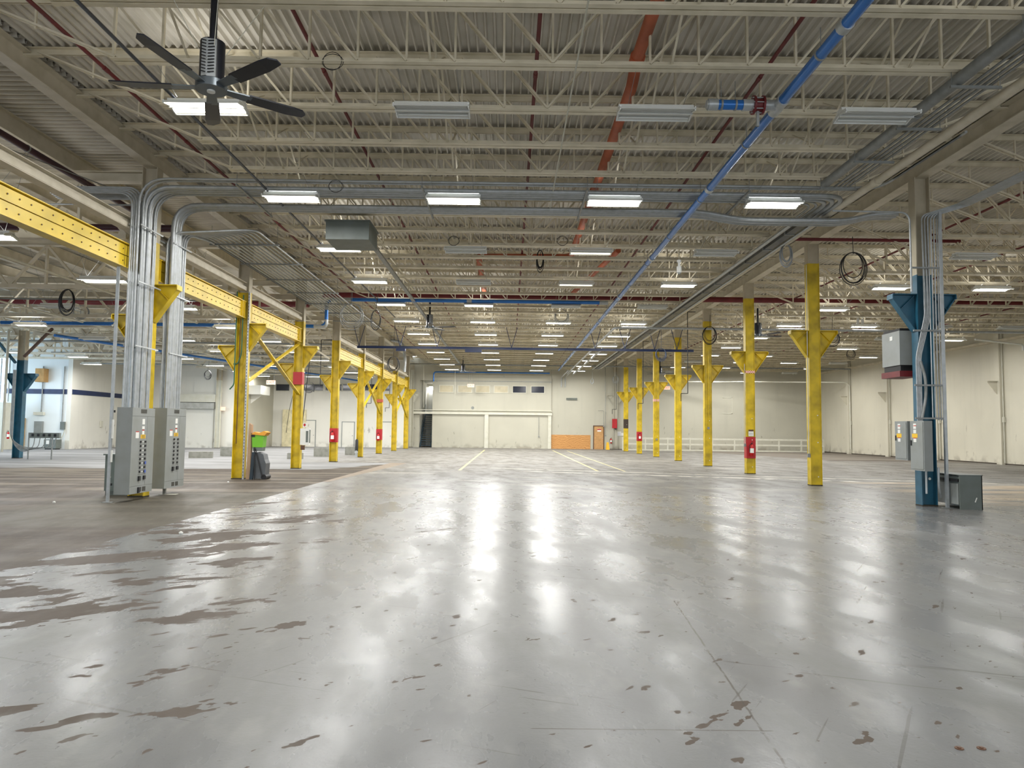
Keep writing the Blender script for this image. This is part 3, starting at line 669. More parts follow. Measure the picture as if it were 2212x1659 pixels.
for k in range(7):
    Y = 19.4+2.3*k
    t = empty('trapeze_hanger', (-7.3, Y, 6.6), 'steel trapeze under the fanned conduits on the left, %s from the camera' % ORD[k], 'hanger', 'trapeze hangers on the left')
    MB().box(-.95, -.02, -.02, .95, .02, .02).build('strut', galvd, t); MB().tube([(-.9, 0, .02), (-.9, 0, .52)], .006, 5).build('rod', galvd, t); MB().tube([(.9, 0, .02), (.9, 0, .52)], .006, 5).build('rod', galvd, t)
for k, X in enumerate((-6.0, -1.96, 1.66, 5.2)):
    t = empty('trapeze_hanger', (X, 16.6, 6.895), 'strut trapeze slung under the two crossing conduit bundles, %s from the left' % ORD[k], 'hanger', 'trapeze hangers of the crossing bundles')
    MB().box(-.02, -1.25, -.02, .02, 1.1, .02).build('strut', galvd, t); MB().tube([(0, -1.22, 0), (0, -1.22, .24)], .007, 5).build('rod', galvd, t); MB().tube([(0, 1.07, 0), (0, 1.07, .24)], .007, 5).build('rod', galvd, t)
# struts clamping the vertical bundles
for k, z in enumerate((3.35, 4.75, 6.0)):
    t = empty('strut_clamp', (-8.32, 15.4, z), 'horizontal strut clamping the vertical conduits above the breaker panels, %s from the floor' % ORD[k], 'strut', 'struts on the left conduits')
    MB().box(0, 0, -.02, .03, 2.5, .02).build('strut', galvd, t)
    MB().box(.25, 0, -.015, .27, 1.0, .015).build('strap', galv, t); MB().box(.25, 1.55, -.015, .27, 2.5, .015).build('strap', galv, t)

# ================================================================== BREAKER PANELS
def breaker_panel(Yn, Yf, X0, X1, z0, z1, lab, seed):
    rg = random.Random(seed); t = empty('breaker_panel', (X1, Yn, 0), lab, 'electrical panel', 'breaker panels on the left column'); d = Yf-Yn; w_ = X1-X0; e = .004
    MB().box(-w_, 0, z0, 0, d, z1).build('cabinet', greyp, t)
    MB().box(0, 0, z1-.18, .012, d, z1).build('top_cover', greyp, t); MB().box(0, 0, z0, .012, d, z0+.16).build('bottom_cover', greyp, t)
    df = MB().box(0, .0, z0+.165, .012, d*.66, z1-.185).build('dead_front', greyp, t)
    MB().box(0, d*.67, z0+.165, .012, d, z1-.185).build('door', greyp, t)
    m = MB()
    for a in (.36, .55):
        for k in range(9): m.box(.012, d*a+k*.017, z0+.03, .014, d*a+k*.017+.009, z0+.13)
    for k in range(12): m.box(.012, d*.36+k*.022, z1-.12, .014, d*.36+k*.022+.012, z1-.03)
    m.build('vent', blacky, t)
    zz = z1-.74
    for k in range(8 if seed == 1 else 7):
        for y_ in (.4, .6):
            MB().box(.012, d*y_-.025, zz-.022, .03, d*y_+.025, zz+.022).build('breaker', black, df)
        m = MB().box(.012, d*.33, zz-.062, .014, d*.66, zz-.058); m.build('seam', blacky, t)
        if seed == 1:
            MB().box(.012, d*.455, zz-.012, .0135, d*.485, zz+.012).box(.012, d*.515, zz-.012, .0135, d*.545, zz+.012).build('marker', paper, df)
            if k in (5, 7): MB().box(.03, d*.58, zz-.03, .034, d*.645, zz+.035).build('lockout_tag', labelb, df)
        zz -= .093
    m = MB().box(.012, d*.34, zz-.1, .04, d*.42, zz-.0).box(.012, d*.56, zz-.08, .04, d*.64, zz-.0); m.build('main_switch', black, df)
    if seed == 1: MB().box(.012, d*.34, zz-.36, .04, d*.41, zz-.24).build('main_switch', black, df)
    MB().box(.012, d*.44, z1-.36, .014, d*.55, z1-.24).build('notice', paper, df); MB().box(.012, d*.44, z1-.46, .014, d*.55, z1-.4).build('notice', paper, df); MB().box(.012, d*.17, z1-.66, .014, d*.31, z1-.53).build('notice', paper, df); MB().box(.012, d*.45, z1-.58, .014, d*.54, z1-.5).build('notice', paper, df)
    MB().box(.012, d*.45, z1-.5, .0145, d*.54, z1-.475).box(.012, d*.17, z1-.53, .0145, d*.31, z1-.51).build('warning_strip', labelr, t)
    MB().box(.012, d*.39, z1-.67, .0145, d*.6, z1-.585).build('warning_label', labely, t)
    m = MB()
    for q_ in (.66, .635, .61): m.box(.0145, d*.42, z1-q_, .015, d*.57, z1-q_+.01)
    m.build('label_text', blacky, t)
breaker_panel(15.38, 16.35, -8.37, -8.05, .16, 2.015, 'tall grey breaker panel nearest the camera with black switches and blue tags', 1)
breaker_panel(16.93, 17.93, -8.37, -8.05, .16, 2.05, 'tall grey breaker panel standing just behind the nearest one', 2)
t = empty('strut_post', (-8.44, 15.3, 0), 'thin galvanized post left of the breaker panels reaching to the roof', 'post')
MB().box(-.03, -.02, 0, .03, .02, 5.04).build('channel', galv, t); MB().box(-.1, -.06, 0, .1, .06, .012).build('foot_plate', galvd, t)
MB().box(-.02, .02, 1.9, .03, .09, 1.95).box(-.02, .02, .35, .03, .09, .4).build('bracket', black, t)
MB().box(.03, -.03, 1.35, .06, 0, 1.75).build('tag_strip', paper, t); MB().box(.03, -.03, .85, .06, 0, 1.1).build('tag_strip', paper, t)
t = empty('junction_box', (-9.42, 16.9, 0), 'dull green-grey steel box left of the nearest breaker panel', 'box')
MB().box(0, 0, .1, .55, .45, .93).build('body', green_grey, t); MB().box(-.03, -.04, .93, .58, .48, .96).build('lid', green_grey, t); MB().box(0.02, .02, 0, .53, .43, .1).build('plinth', greyd, t)
MB().tube([(.11, 0, .42), (.11, -.012, .42)], .04, 12).tube([(.1, 0, .7), (.1, -.01, .7)], .025, 12).build('knockout', paper, t)
t = empty('support_foot', (-8.2, 17.3, 0), 'small steel foot under the second breaker panel', 'post'); MB().box(-.03, -.03, 0, .03, .03, .15).build('stub', galvd, t); MB().box(-.1, -.08, 0, .3, .08, .006).build('foot_plate', offwhite, t)

# ================================================================== RIGHT COLUMN EQUIPMENT
def small_panel(X0, X1, Yn, Yf, z0, z1, lab):
    t = empty('wall_panel', (X0, Yn, 0), lab, 'electrical panel', 'grey panels on the blue column'); d = Yf-Yn
    MB().box(0, 0, z0, X1-X0, d, z1).build('cabinet', greyp, t); dr = MB().box(-.012, .03, z0+.04, 0, d-.03, z1-.03).build('door', greyp, t)
    MB().box(-.014, d*.52, z1-.18, -.012, d*.72, z1-.06).box(-.014, d*.52, z1-.28, -.012, d*.72, z1-.2).box(-.014, d*.52, z1-.48, -.012, d*.72, z1-.4).build('notice', paper, t)
    MB().box(-.0145, d*.5, z1-.12, -.014, d*.7, z1-.1).box(-.0145, d*.5, z1-.4, -.014, d*.72, z1-.38).build('warning_strip', labelr, t)
    MB().box(-.0145, d*.42, z1-.38, -.013, d*.82, z1-.29).build('warning_label', labely, t)
    MB().box(-.03, d*.85, (z0+z1)/2, -.012, d*.9, (z0+z1)/2+.12).build('latch', black, dr)
small_panel(9.23, 9.42, 15.95, 16.5, .82, 1.94, 'nearer of two grey panels on the blue column, with yellow warning label')
small_panel(9.23, 9.42, 16.62, 17.15, 1.03, 1.94, 'farther of two grey panels on the blue column, partly behind the nearer')
t = empty('switchgear_box', (9.28, 16.95, 0), 'large grey equipment box mounted high behind the blue column', 'electrical box')
MB().box(0, 0, 3.28, .5, .8, 4.1).build('body', greyp, t); MB().box(.02, .02, 4.1, .48, .78, 4.16).build('top_rim', black, t); MB().box(-.01, .3, 3.9, 0, .42, 4.0).build('notice', paper, t)
MB().box(.03, .03, 3.14, .45, .77, 3.28).build('shadow_gap', black, t); MB().box(-.02, -.02, 3.0, .5, .82, 3.14).build('support_beam', maroon, t)
for k in range(11):
    x = 9.5+.033*k; y = 16.30+(k % 2)*.05
    if k < 5:
        xx = 9.28+.026*k; run([(xx, 16.27, 1.94), (xx, 16.27, 3.4), (x, 16.27, 4.35), (x, y, 6.7), (x+.6, y-.3, 6.86), (x+.75, 8, 6.86)], .014, 'slim conduit kinking left above the grey panel on the blue column, %s from the left' % ORD[k], 'slim conduits on the blue column', fil=.12, n=6)
    else: run([(x, y-.02, 2.0 if k < 9 else 1.96), (x, y-.02, 6.7), (x+.6, y-.3, 6.86), (x+.78, 8, 6.86)], .0165, 'straight slim conduit up the blue column, %s from the left' % ORD[k], 'slim conduits on the blue column', fil=.12, n=6)
run([(9.62, 16.1, .9), (9.62, 16.1, .45), (9.78, 16.3, .22)], .022, 'pale conduit curving down under the nearer grey panel', None, fil=.2)
run([(9.46, 16.3, .82), (9.46, 16.3, .3)], .022, 'short pale conduit running down the blue column below its panel', None)
run([(9.36, 16.24, 3.3), (9.47, 16.24, 2.9), (9.47, 16.24, 2.5), (9.36, 16.24, 1.98)], .03, 'fat looping conduit behind the kinked bundle on the blue column', None, fil=.25, m=galvd)
run([(9.2, 16.25, 4.9), (9.2, 16.25, 6.75), (7.4, 16.2, 6.75)], .022, 'white-grey conduit left of the blue column bending left under the roof', None, fil=.25)
t = empty('strut_post', (9.86, 16.2, 0), 'galvanized post right of the blue column running floor to roof', 'post'); MB().box(-.03, -.03, 0, .03, .03, 6.8).build('channel', galv, t); MB().box(-.09, -.09, 0, .09, .09, .01).build('foot_plate', galvd, t)
for k, z in enumerate((2.0, 2.75, 4.0, 5.45)):
    t = empty('strut_clamp', (9.2, 16.2, z), 'cross strut holding the conduits on the blue column, %s from the floor' % ORD[k], 'strut', 'struts on the blue column'); MB().box(0, 0, -.02, .66, .03, .02).build('strut', galvd, t)
t = empty('floor_transformer', (9.93, 15.85, 0), 'dark grey steel transformer cabinet on the floor beside the blue column', 'cabinet')
MB().box(0, 0, .0, .5, .02, .74).box(.48, 0, 0, .5, 1.2, .74).box(0.03, .02, .09, .48, 1.2, .72).build('body', greyd, t)
MB().box(-.01, -.012, .74, .51, 1.22, .757).build('top', greyd, t); MB().box(.0, .06, .1, .03, 1.14, .56).build('side_panel', greyp, t); MB().box(-.02, .04, .6, .03, 1.16, .66).build('louver', black, t)
MB().bar((.33, -.003, .16), (.37, -.003, .26), .02, .006, (0, 1, 0)).build('scrape_mark', paper, t)
MB().tube([(9.6, 16.33, .3), (9.6, 16.32, .3)], .045, 12); tagb(MB().tube([(9.58, 16.455, .42), (9.58, 16.44, .42)], .05, 14).build('dummy', paper) and MB().tube([(9.7, 16.59, .62), (9.7, 16.575, .62)], .03, 12), 'round_plate', paper, 'small round white plate on the blue column near the floor', 'plate')
bpy.data.objects.remove(bpy.data.objects['dummy'])

# ================================================================== CEILING FANS
def fan():
    t = empty('ceiling_fan'); MB().tube([(0, 0, .62), (0, 0, 2.0)], .045, 12).build('down_rod', fanb, t)
    m = MB(); m.tube([(0, 0, .1), (0, 0, .62)], .15, 16); m.build('motor', fanb, t)
    m = MB(); 
    for s in (-1, 1): m.prism([(s*.0-.07 if s < 0 else 0.0, -.155), (0 if s < 0 else .1, -.17 if s < 0 else -.13), (0 if s < 0 else .1, -.15 if s < 0 else -.11), (s*.0-.07 if s < 0 else 0.0, -.135)], 'z', .12, .6)
    m.build('front_cover', galv, t)
    m = MB()
    for i in range(11):
        z = .16+i*.04; m.bar((-.065, -.166, z+.02), (-.01, -.176, z), .01, .012, (0, 1, 0)).bar((.015, -.172, z), (.085, -.142, z+.02), .01, .012, (0, 1, 0))
    m.build('vent_slot', black, t)
    MB().tube([(0, 0, 0), (0, 0, .1)], .19, 20).build('hub', fang, t)
    MB().tube([(0, 0, -.02), (0, 0, 0)], .05, 12).build('hub_cap', white, t)
    for k in range(5):
        a = math.radians(-105+72*k); d = V((math.cos(a), math.sin(a), 0)); s = V((-d.y, d.x, 0))
        P = lambda r, w, tz=0: d*r+s*w+V((0, 0, .03+tz))
        m = MB(); out = [(.12, -.05), (.5, -.075), (.5, .075), (.12, .05)]
        vs = [P(r, w, -w*.12) for r, w in out]+[P(r, w, -w*.12+.015) for r, w in out]
        m.add(vs, [(3, 2, 1, 0), (4, 5, 6, 7), (0, 1, 5, 4), (1, 2, 6, 5), (2, 3, 7, 6), (3, 0, 4, 7)]); bl = m.build('blade_arm', fang, t)
        m = MB(); out = [(.46, -.085), (1.04, -.095), (1.17, -.075), (1.24, .0), (1.22, .08), (1.0, .1), (.46, .09)]; n = len(out)
        vs = [P(r, w, -w*.14+(.05*(r-.9) if r > .9 else 0)) for r, w in out]+[P(r, w, -w*.14+.018+(.05*(r-.9) if r > .9 else 0)) for r, w in out]
        m.add(vs, [tuple(reversed(range(n))), tuple(range(n, 2*n))]+[(i, (i+1) % n, n+(i+1) % n, n+i) for i in range(n)]); m.build('blade', fanb, bl)
    for k in range(4):
        a = k*math.pi/2+.5; MB().tube([(.16*math.cos(a), .16*math.sin(a), .5), (.75*math.cos(a), .75*math.sin(a), 1.55)], .005, 5).build('guy_wire', offwhite, t)
    return t
f0 = fan(); hub = aty(456, 196, 8.8)
for i, (p, lab) in enumerate(((hub, 'large black five-blade ceiling fan hanging close at upper left'), ((-3.72, 33, 6.3), 'small black ceiling fan hanging left of centre below the blue pipe'), ((11.5, 33, 6.1), 'black ceiling fan seen between the first two yellow columns at right'), ((-3.72, 57.3, 6.25), 'tiny black ceiling fan near the rear wall above the windows'), ((12.0, 57, 6.25), 'tiny black ceiling fan seen past the right row toward the rear wall'))):
    o = f0 if i == 0 else tree(f0); o.location = p; tag(o, lab, 'ceiling fan', 'ceiling fans')
    if i:
        o.rotation_euler[2] = .4*i
        for ch in o.children:
            if ch.name.startswith('down_rod'): ch.scale = (1, 1, .5); ch.location.z = .31

# ================================================================== HOIST RAIL, COILS, HANGING THINGS
t = empty('hoist_rail', (0, 38.4, 6.0), 'long navy blue hoist rail hanging on V-shaped rods across the middle bay', 'rail')
MB().wb((-8.2, 0, 0), (9.9, 0, 0), .13, .09, .015).build('rail', navyrail, t)
for x in (-8.1, -5.9, -3.9, .1, 4.6, 6.2, 7.8, 9.0): MB().bar((x, 0, .05), (x-.3, 0, 1.15), .03, .03).bar((x, 0, .05), (x+.3, 0, 1.15), .03, .03).build('hanger', navyrail, t)
MB().box(-2.4, -.08, -.22, -1.5, .08, -.05).build('trolley', navyrail, t); MB().box(-6.1, -.08, -.2, -5.6, .08, -.05).build('trolley', navyrail, t)
def coil(p, r, n, m, lab, elong=1.3, th=.012, tail=.8, rg=None):
    rg = random.Random(sum(map(ord, lab))); p = V(p); tail = (7.15 if p.x > XL else 6.02)-p.z; t = empty('cable_coil', p, lab, 'cable coil', 'hanging cable coils'); b = MB()
    for k in range(n):
        a0 = rg.uniform(-.25, .25); rr = r*rg.uniform(.75, 1.1); pts = []
        for i in range(25):
            a = 2*math.pi*i/24; pts.append((rr*math.sin(a)*math.cos(a0), rr*math.sin(a)*math.sin(a0)+k*.012, -rr*elong+rr*elong*math.cos(a)))
        b.tube(pts, th, 6, cap=False)
    b.build('loops', m, t); MB().tube([(0, 0, -.05), (rg.uniform(-.1, .1), 0, tail)], th*.8, 6).build('tail', m, t); return t
def zs(x, y, Y):      # hang things from the nearest joist or truss
    left = aty(x, y, Y).x < XL
    yy = min((Y0+S*k for k in range(-1, 8)) if left else Ys, key=lambda q: abs(q-Y)); return aty(x, y, yy+.06)
coil(zs(1843, 545, 19.5), .33, 5, black, 'black cable coil hanging in the air between the yellow and blue columns', tail=1.2)
coil(zs(1699, 528, 20), .17, 6, cablew, 'grey coil of cable hanging just left of the nearest yellow column', 1.8, tail=.8)
coil(zs(1167, 540, 22), .12, 6, black, 'black bundle of cable dangling near the middle of the ceiling', 3.0, tail=.7)
coil(zs(1533, 705, 34), .3, 5, black, 'black hose coil hanging against the third yellow column from the right', 1.3, tail=.9)
coil(zs(1428, 752, 38.1), .3, 5, mat('cable_blue', (74, 90, 120), .5, dirt=0), 'blue-grey hose coil hanging from the hoist rail at right', 1.2, tail=.3)
coil(zs(760, 655, 29.2), .5, 4, cablew, 'large pale loops of cable hanging under the blue pipe at left', 1.1, tail=.3)
coil(zs(812, 670, 29), .2, 4, black, 'narrow dark coil hanging right of the pale cable loops', 2.0, tail=.3)
coil(zs(145, 625, 24), .25, 7, black, 'tangled dark cable bundle hanging in the left bay', 1.7, tail=.8)
coil(zs(175, 660, 26), .4, 5, cablew, 'grey looped cables hanging behind the tangled bundle in the left bay', .8, tail=.3)
coil(zs(1797, 715, 34), .35, 5, black, 'black coil hanging right of the nearest yellow column bracket', 1.0, tail=.5)
coil(zs(1838, 755, 45), .3, 4, black, 'small black coil hanging far back in the right bay', 1.0, tail=.8)
coil(zs(449, 800, 45), .22, 5, black, 'small dark coil hanging before the loading door wall', 1.3, tail=.8)
coil(zs(668, 825, 52), .4, 5, black, 'black hose tangle hanging in front of the dark windows at left', 1.0, tail=.9)
coil(zs(1330, 812, 60), .24, 4, cablew, 'round white coil hanging at the rear wall above the red cabinet', 1.2, tail=1.0)
coil(zs(1279, 818, 60), .14, 3, cablew, 'small grey ring of cable hanging above the wooden door', 1.7, tail=.8)
coil(zs(850, 770, 36), .3, 5, black, 'dark cable tangle hanging beside the left row of columns', 1.4, tail=.8)
coil(zs(1213, 668, 33), .35, 5, cablew, 'white cable loops hanging in front of a lit fixture near the centre', 1.1, tail=.2)
for k, (x, y, Yq) in enumerate(((725, 402, 15.03), (1215, 520, 19.6), (980, 520, 19.6), (718, 132, 10.45))):
    t = empty('cable_loop', aty(x, y, Yq), 'thin dark loop of wire tucked up at the joists, %s of several' % ORD[k], 'wire', 'wire loops on the joists')
    MB().tube([(.14*math.cos(i*math.pi/10), 0, .14*math.sin(i*math.pi/10)) for i in range(21)], .005, 5).tube([(.16*math.cos(i*math.pi/10), .02, .12*math.sin(i*math.pi/10)) for i in range(21)], .005, 5).build('wire', black, t)
p = zs(1467, 562, 20); t = empty('cord_reel', p, 'white cylindrical cord reel hanging on a thin wire right of centre', 'reel'); MB().tube([(0, 0, 0), (0, 0, -.06)], .06, 12).tube([(0, 0, -.06), (0, 0, -.18)], .035, 10).tube([(0, 0, -.18), (0, 0, -.36)], .07, 12).build('body', white, t); MB().tube([(0, 0, 0), (0, 0, 7.15-p.z)], .005, 5).build('wire', offwhite, t); MB().tube([(0, 0, -.36), (0, 0, -.4)], .045, 10).build('nozzle', galvd, t)
p = zs(1858, 690, 34); t = empty('cord_reel', p, 'pair of white pulley blocks hanging in the right bay', 'reel'); MB().box(-.16, -.03, -.25, -.06, .03, .05).box(.06, -.03, -.22, .16, .03, .03).build('body', white, t); MB().tube([(-.1, 0, 0), (-.08, 0, .8)], .008, 5).tube([(.1, 0, 0), (.08, 0, .8)], .008, 5).build('wire', white, t)
# drop rods / pull chains far back
for k, (x, ya, yb, Yq) in enumerate(((1328, 770, 812, 60), (983, 800, 860, 60), (915, 810, 880, 60))):
    a, b = zs(x, ya, Yq), zs(x, yb, Yq); a.z = 7.15; tagb(MB().tube([a, b], .012, 5), 'drop_wire', offwhite, 'thin vertical wire hanging in front of the rear wall, %s of several' % ORD[k], 'wire', 'hanging wires at the rear')

# ================================================================== FLOOR OBJECTS / COLUMN-MOUNTED THINGS
def extinguisher(p, lab, rz=0):
    t = empty('fire_extinguisher', p, lab, 'fire extinguisher', 'fire extinguishers'); t.rotation_euler[2] = rz
    MB().tube([(0, 0, 0), (0, 0, .01), (0, 0, .36), (0, 0, .42), (0, 0, .45)], [.06, .075, .075, .05, .025], 14).build('cylinder', extred, t)
    MB().tube([(0, 0, .45), (0, 0, .5)], .02, 8).box(-.015, -.1, .5, .015, .05, .515).box(-.015, -.11, .54, .015, .03, .552).build('valve_handle', black, t)
    MB().tube(rnd([(0, -.02, .48), (-.09, -.03, .45), (-.1, -.02, .15)], .05), .012, 6).build('hose', black, t)
    MB().tube([(0, 0, .12), (0, 0, .3)], .0765, 14, cap=False).build('label_sheet', paper, t); MB().box(-.02, .06, .1, .02, .1, .4).build('wall_hook', galvd, t)
r2 = Y0+2*S
band(XR, Y0+2*S, .62, 1.47, redp, 'red painted band around the second yellow column of the right row'); extinguisher((XR, Y0+2*S-.24, .72), 'fire extinguisher on the red band of the second yellow right column')
band(XR, Y0+6*S, .95, 1.62, redp, 'red painted band around the sixth yellow column of the right row'); extinguisher((XR, Y0+6*S-.24, 1.0), 'fire extinguisher on the red band of the sixth yellow right column')
band(XR, Y0+7*S, 1.9, 2.65, mat('band_brown', (58, 46, 36), .6), 'dark brown band around the last yellow column of the right row')
band(XL, Y0+3*S, .95, 1.62, redp, 'red painted band low on the third yellow column beyond the panels'); extinguisher((XL-.02, Y0+3*S-.24, .98), 'fire extinguisher on the third yellow column beyond the panels')
band(XL, Y0+5*S, .9, 1.6, redp, 'red painted band on the fifth yellow column beyond the panels'); extinguisher((XL-.02, Y0+5*S-.24, .85), 'fire extinguisher on the fifth yellow column beyond the panels')
band(XL, Y0+2*S, 3.35, 3.85, redp, 'bright red plate high on the second yellow column beyond the panels'); band(XL, Y0+5*S, 3.35, 3.55, mat('tape_red', (190, 90, 60), .6), 'red and white tape around the fifth yellow column beyond the panels')
def checker_mat():
    M, nt, b = nodes('checker_tape'); g = G(nt); ck = nt.nodes.new('ShaderNodeTexChecker'); ck.inputs['Scale'].default_value = 22; ck.inputs[1].default_value = srgb(200, 60, 40); ck.inputs[2].default_value = srgb(236, 230, 214)
    nt.links.new(g.pos, ck.inputs[0]); nt.links.new(ck.outputs[0], b.inputs['Base Color']); return M
CK = checker_mat(); band(XR, Y0+2*S, 4.02, 4.12, CK, 'checkered red and white tape around the second yellow right column'); band(XR, Y0+5*S, 3.62, 3.78, CK, 'checkered tape under the bracket of the fifth yellow right column')
t = empty('column_notice', (XR, Y0+2*S-.16, 1.5), 'white notice above the red band of the second yellow right column', 'sign'); MB().box(-.1, 0, 0, .1, .01, .22).build('sheet', paper, t); MB().box(-.1, -.003, .19, .1, 0, .26).build('header', bronze, t); MB().box(-.08, -.002, .12, .08, 0, .128).box(-.08, -.002, .08, .08, 0, .088).box(-.08, -.002, .04, .08, 0, .048).build('print', blacky, t)
for k, (i, x, z0, z1, lab) in enumerate(((1, -.215, 1.0, 7.0, 'grey conduit strapped along the left side of the nearest yellow right column'), (2, -.215, 1.2, 4.4, 'thin conduit on the left side of the second yellow right column'), (3, 0, 1.9, 5.6, 'conduit running down the face of the third yellow right column'), (5, 0, 1.2, 6.8, 'conduit running down the face of the fifth yellow right column'))):
    t = empty('column_conduit', (XR+x, Y0+i*S-(.08 if x else .15), 0), lab, 'conduit'); MB().tube([(0, 0, z0), (0, 0, z1)], .016, 8).build('run', offwhite if x else yellow, t); MB().box(-.05, -.035, z0-.12, .05, .02, z0).build('outlet_box', galvd, t)
for k, (i, ylo) in enumerate(((3, 3.2), (5, 3.15), (7, 3.1))):
    X = XR-.55; Y = Y0+i*S+.55; Y = min(Ys, key=lambda q: abs(q-Y-.3))+.06
    tagb(MB().tube(rnd([(XR-.14, Y, 7.8), (X, Y, 7.8), (X, Y, ylo+.4), (X-.35, Y, ylo+.4), (X-.35, Y, ylo)], .03), .02, 6), 'drop_pipe', black, 'black drop pipe with a side kink left of a right-row column, %s from the camera' % ORD[k], 'pipe', 'black drop pipes')
for k, (i, ylo) in enumerate(((3, 3.4), (5, 3.0), (6, 2.9))):
    X = XL-.9+.2*k; Y = Y0+i*S+.6
    tagb(MB().tube(rnd([(XL-.1, Y, 6.0), (X, Y, 6.0), (X, Y, ylo+.3), (X-.3, Y, ylo+.3), (X-.3, Y, ylo)], .03), .02, 6), 'drop_pipe', black, 'short black drop pipe behind the left row of columns, %s from the camera' % ORD[k], 'pipe', 'black drop pipes')
# green bin and things at the first left column
Yc = Y0+S
t = empty('strut_post', (XL+.2, Yc-.16, 0), 'perforated steel strut standing on the right flank of the green-bin column', 'post'); m = MB().box(-.025, -.02, 0, .025, .02, 5.9); z = .1
while z < 5.8: m.box(-.008, -.022, z, .008, -.019, z+.05, 1); z += .1
m.build('channel', [galv, black], t)
tagb(MB().prism([(XL+.27, 0), (XL+.40, 0), (XL+.40, 1.7), (XL+.32, 1.75)], 'y', Yc-.12, Yc+.02), 'cardboard_strip', cardb, 'tall tan board leaning beside the green bin', 'board')
t = empty('floor_scrubber', (XL+.62, Yc, 0), 'dark grey walk-behind cleaning machine beside the first yellow left column', 'cleaning machine')
MB().prism([(-.16, .03), (.26, .03), (.29, .5), (.24, .62), (.2, .78), (.02, .85), (-.12, .8)], 'y', -.2, .2).build('tank_body', mat('machine_grey', (84, 88, 92), .5), t)
MB().prism([(-.2, .0), (-.1, .0), (-.05, .85), (-.14, .85)], 'y', -.24, -.14).build('front_shroud', mat('machine_dark', (38, 52, 62), .5), t)
MB().tube([(.24, -.22, .08), (.24, .22, .08)], .085, 14).build('wheel', black, t); MB().tube(rnd([(-.02, -.26, 0), (-.06, -.24, .6), (-.08, -.2, 1.0)], .1), .02, 8).tube([(.2, -.24, .1), (-.04, -.22, .95)], .018, 8).build('handle', black, t)
t = empty('waste_bin', (XL+.62, Yc-.03, .88), 'lime green bin lined with orange cloth on the cleaning machine', 'bin')
MB().prism([(-.15, .12), (.16, .12), (.19, .52), (-.18, .52)], 'y', -.16, .16).build('bin_body', binlime, t); MB().prism([(-.13, 0), (.14, 0), (.155, .12), (-.145, .12)], 'y', -.15, .15).build('bin_base', greyd, t)
MB().prism([(-.2, .52), (.22, .48), (.3, .58), (.2, .63), (.05, .56), (-.1, .6)], 'y', -.18, .18).build('cloth', tarpm, t); MB().box(-.2, -.17, .44, -.08, -.155, .56).build('black_liner', black, t)
pipe([(XL-.17, Yc-.2, 5.9), (XL-.17, Yc-.2, 2.95), (XL-.3, Yc-.2, 2.8)], .02, greenhose, 'air_hose', 'green hose hanging on the green-bin column', 'hose', fil=.3, n=6)
pipe([(XL+.02, Yc-.17, 5.8), (XL+.02, Yc-.17, 3.9), (XL-.1, Yc-.17, 3.6), (XL-.22, Yc-.17, 3.6)], .02, greenhose, 'air_hose', 'green hose curling down the face of the green-bin column', 'hose', fil=.25, n=6)
pipe([(XL-.05, Yc-.16, 5.6), (XL-.05, Yc-.16, 1.1)], .014, bronze, 'column_conduit', 'rusty brown conduit down the face of the green-bin column', 'conduit', n=6)
# defibrillator cabinet on the second left column
t = empty('first_aid_cabinet', (XL+.36, Y0+2*S-.1, .95), 'white defibrillator cabinet on the second yellow column beyond the panels', 'cabinet'); MB().box(-.17, -.12, 0, .18, .1, .65).build('body', white, t); MB().box(.181, -.1, .08, .186, .08, .6).box(.06, -.124, .1, .15, -.12, .55).build('window', greyd, t)
p_ = MB().box(-.07, -.13, .7, .07, -.12, .87).build('sign_plate', white, t); MB().prism([(0, .72), (.05, .78), (.03, .84), (-.03, .84), (-.05, .78)], 'y', -.134, -.13).build('heart_symbol', redp, t); MB().box(-.14, -.1, -.2, 0, .0, -.02).build('lower_box', bronze, t)
t = empty('gas_bottle', (XL-.1, Y0+4*S-.35, 0), 'black and chrome cylinder standing at the fourth yellow column beyond the panels', 'cylinder'); MB().tube([(0, 0, 0), (0, 0, .3)], .07, 12).tube([(0, 0, .3), (0, -.09, .3)], .09, 12).build('chrome_base', galv, t); MB().tube([(0, 0, .3), (0, 0, .95), (0, 0, 1.02)], [.09, .09, .04], 12).build('canister', black, t)
# concrete blocks
def cblock(x, y, w_, d, h, rz, lab):
    t = tagb(MB().box(-w_/2, -d/2, 0, w_/2, d/2, h-.02).box(-w_/2+.02, -d/2+.02, h-.02, w_/2-.02, d/2-.02, h), 'concrete_block', concb, lab, 'concrete block', 'concrete blocks'); t.location = (x, y, 0); t.rotation_euler[2] = rz
cblock(-16.0, 37.6, 1.15, .6, .33, .35, 'low concrete block standing in front of a longer one at left'); cblock(-15.3, 40.2, 1.3, .5, .52, 0, 'longer concrete block behind the low one at left')
cblock(-11.1, 37.6, .7, .5, .32, 0, 'small concrete block just left of the second yellow column'); cblock(-10.6, 41.4, 1.0, .6, .5, .05, 'concrete block half hidden left of the third yellow column'); cblock(-9.5, 44.2, .9, .6, .5, 0, 'concrete block half hidden right of the third yellow column')
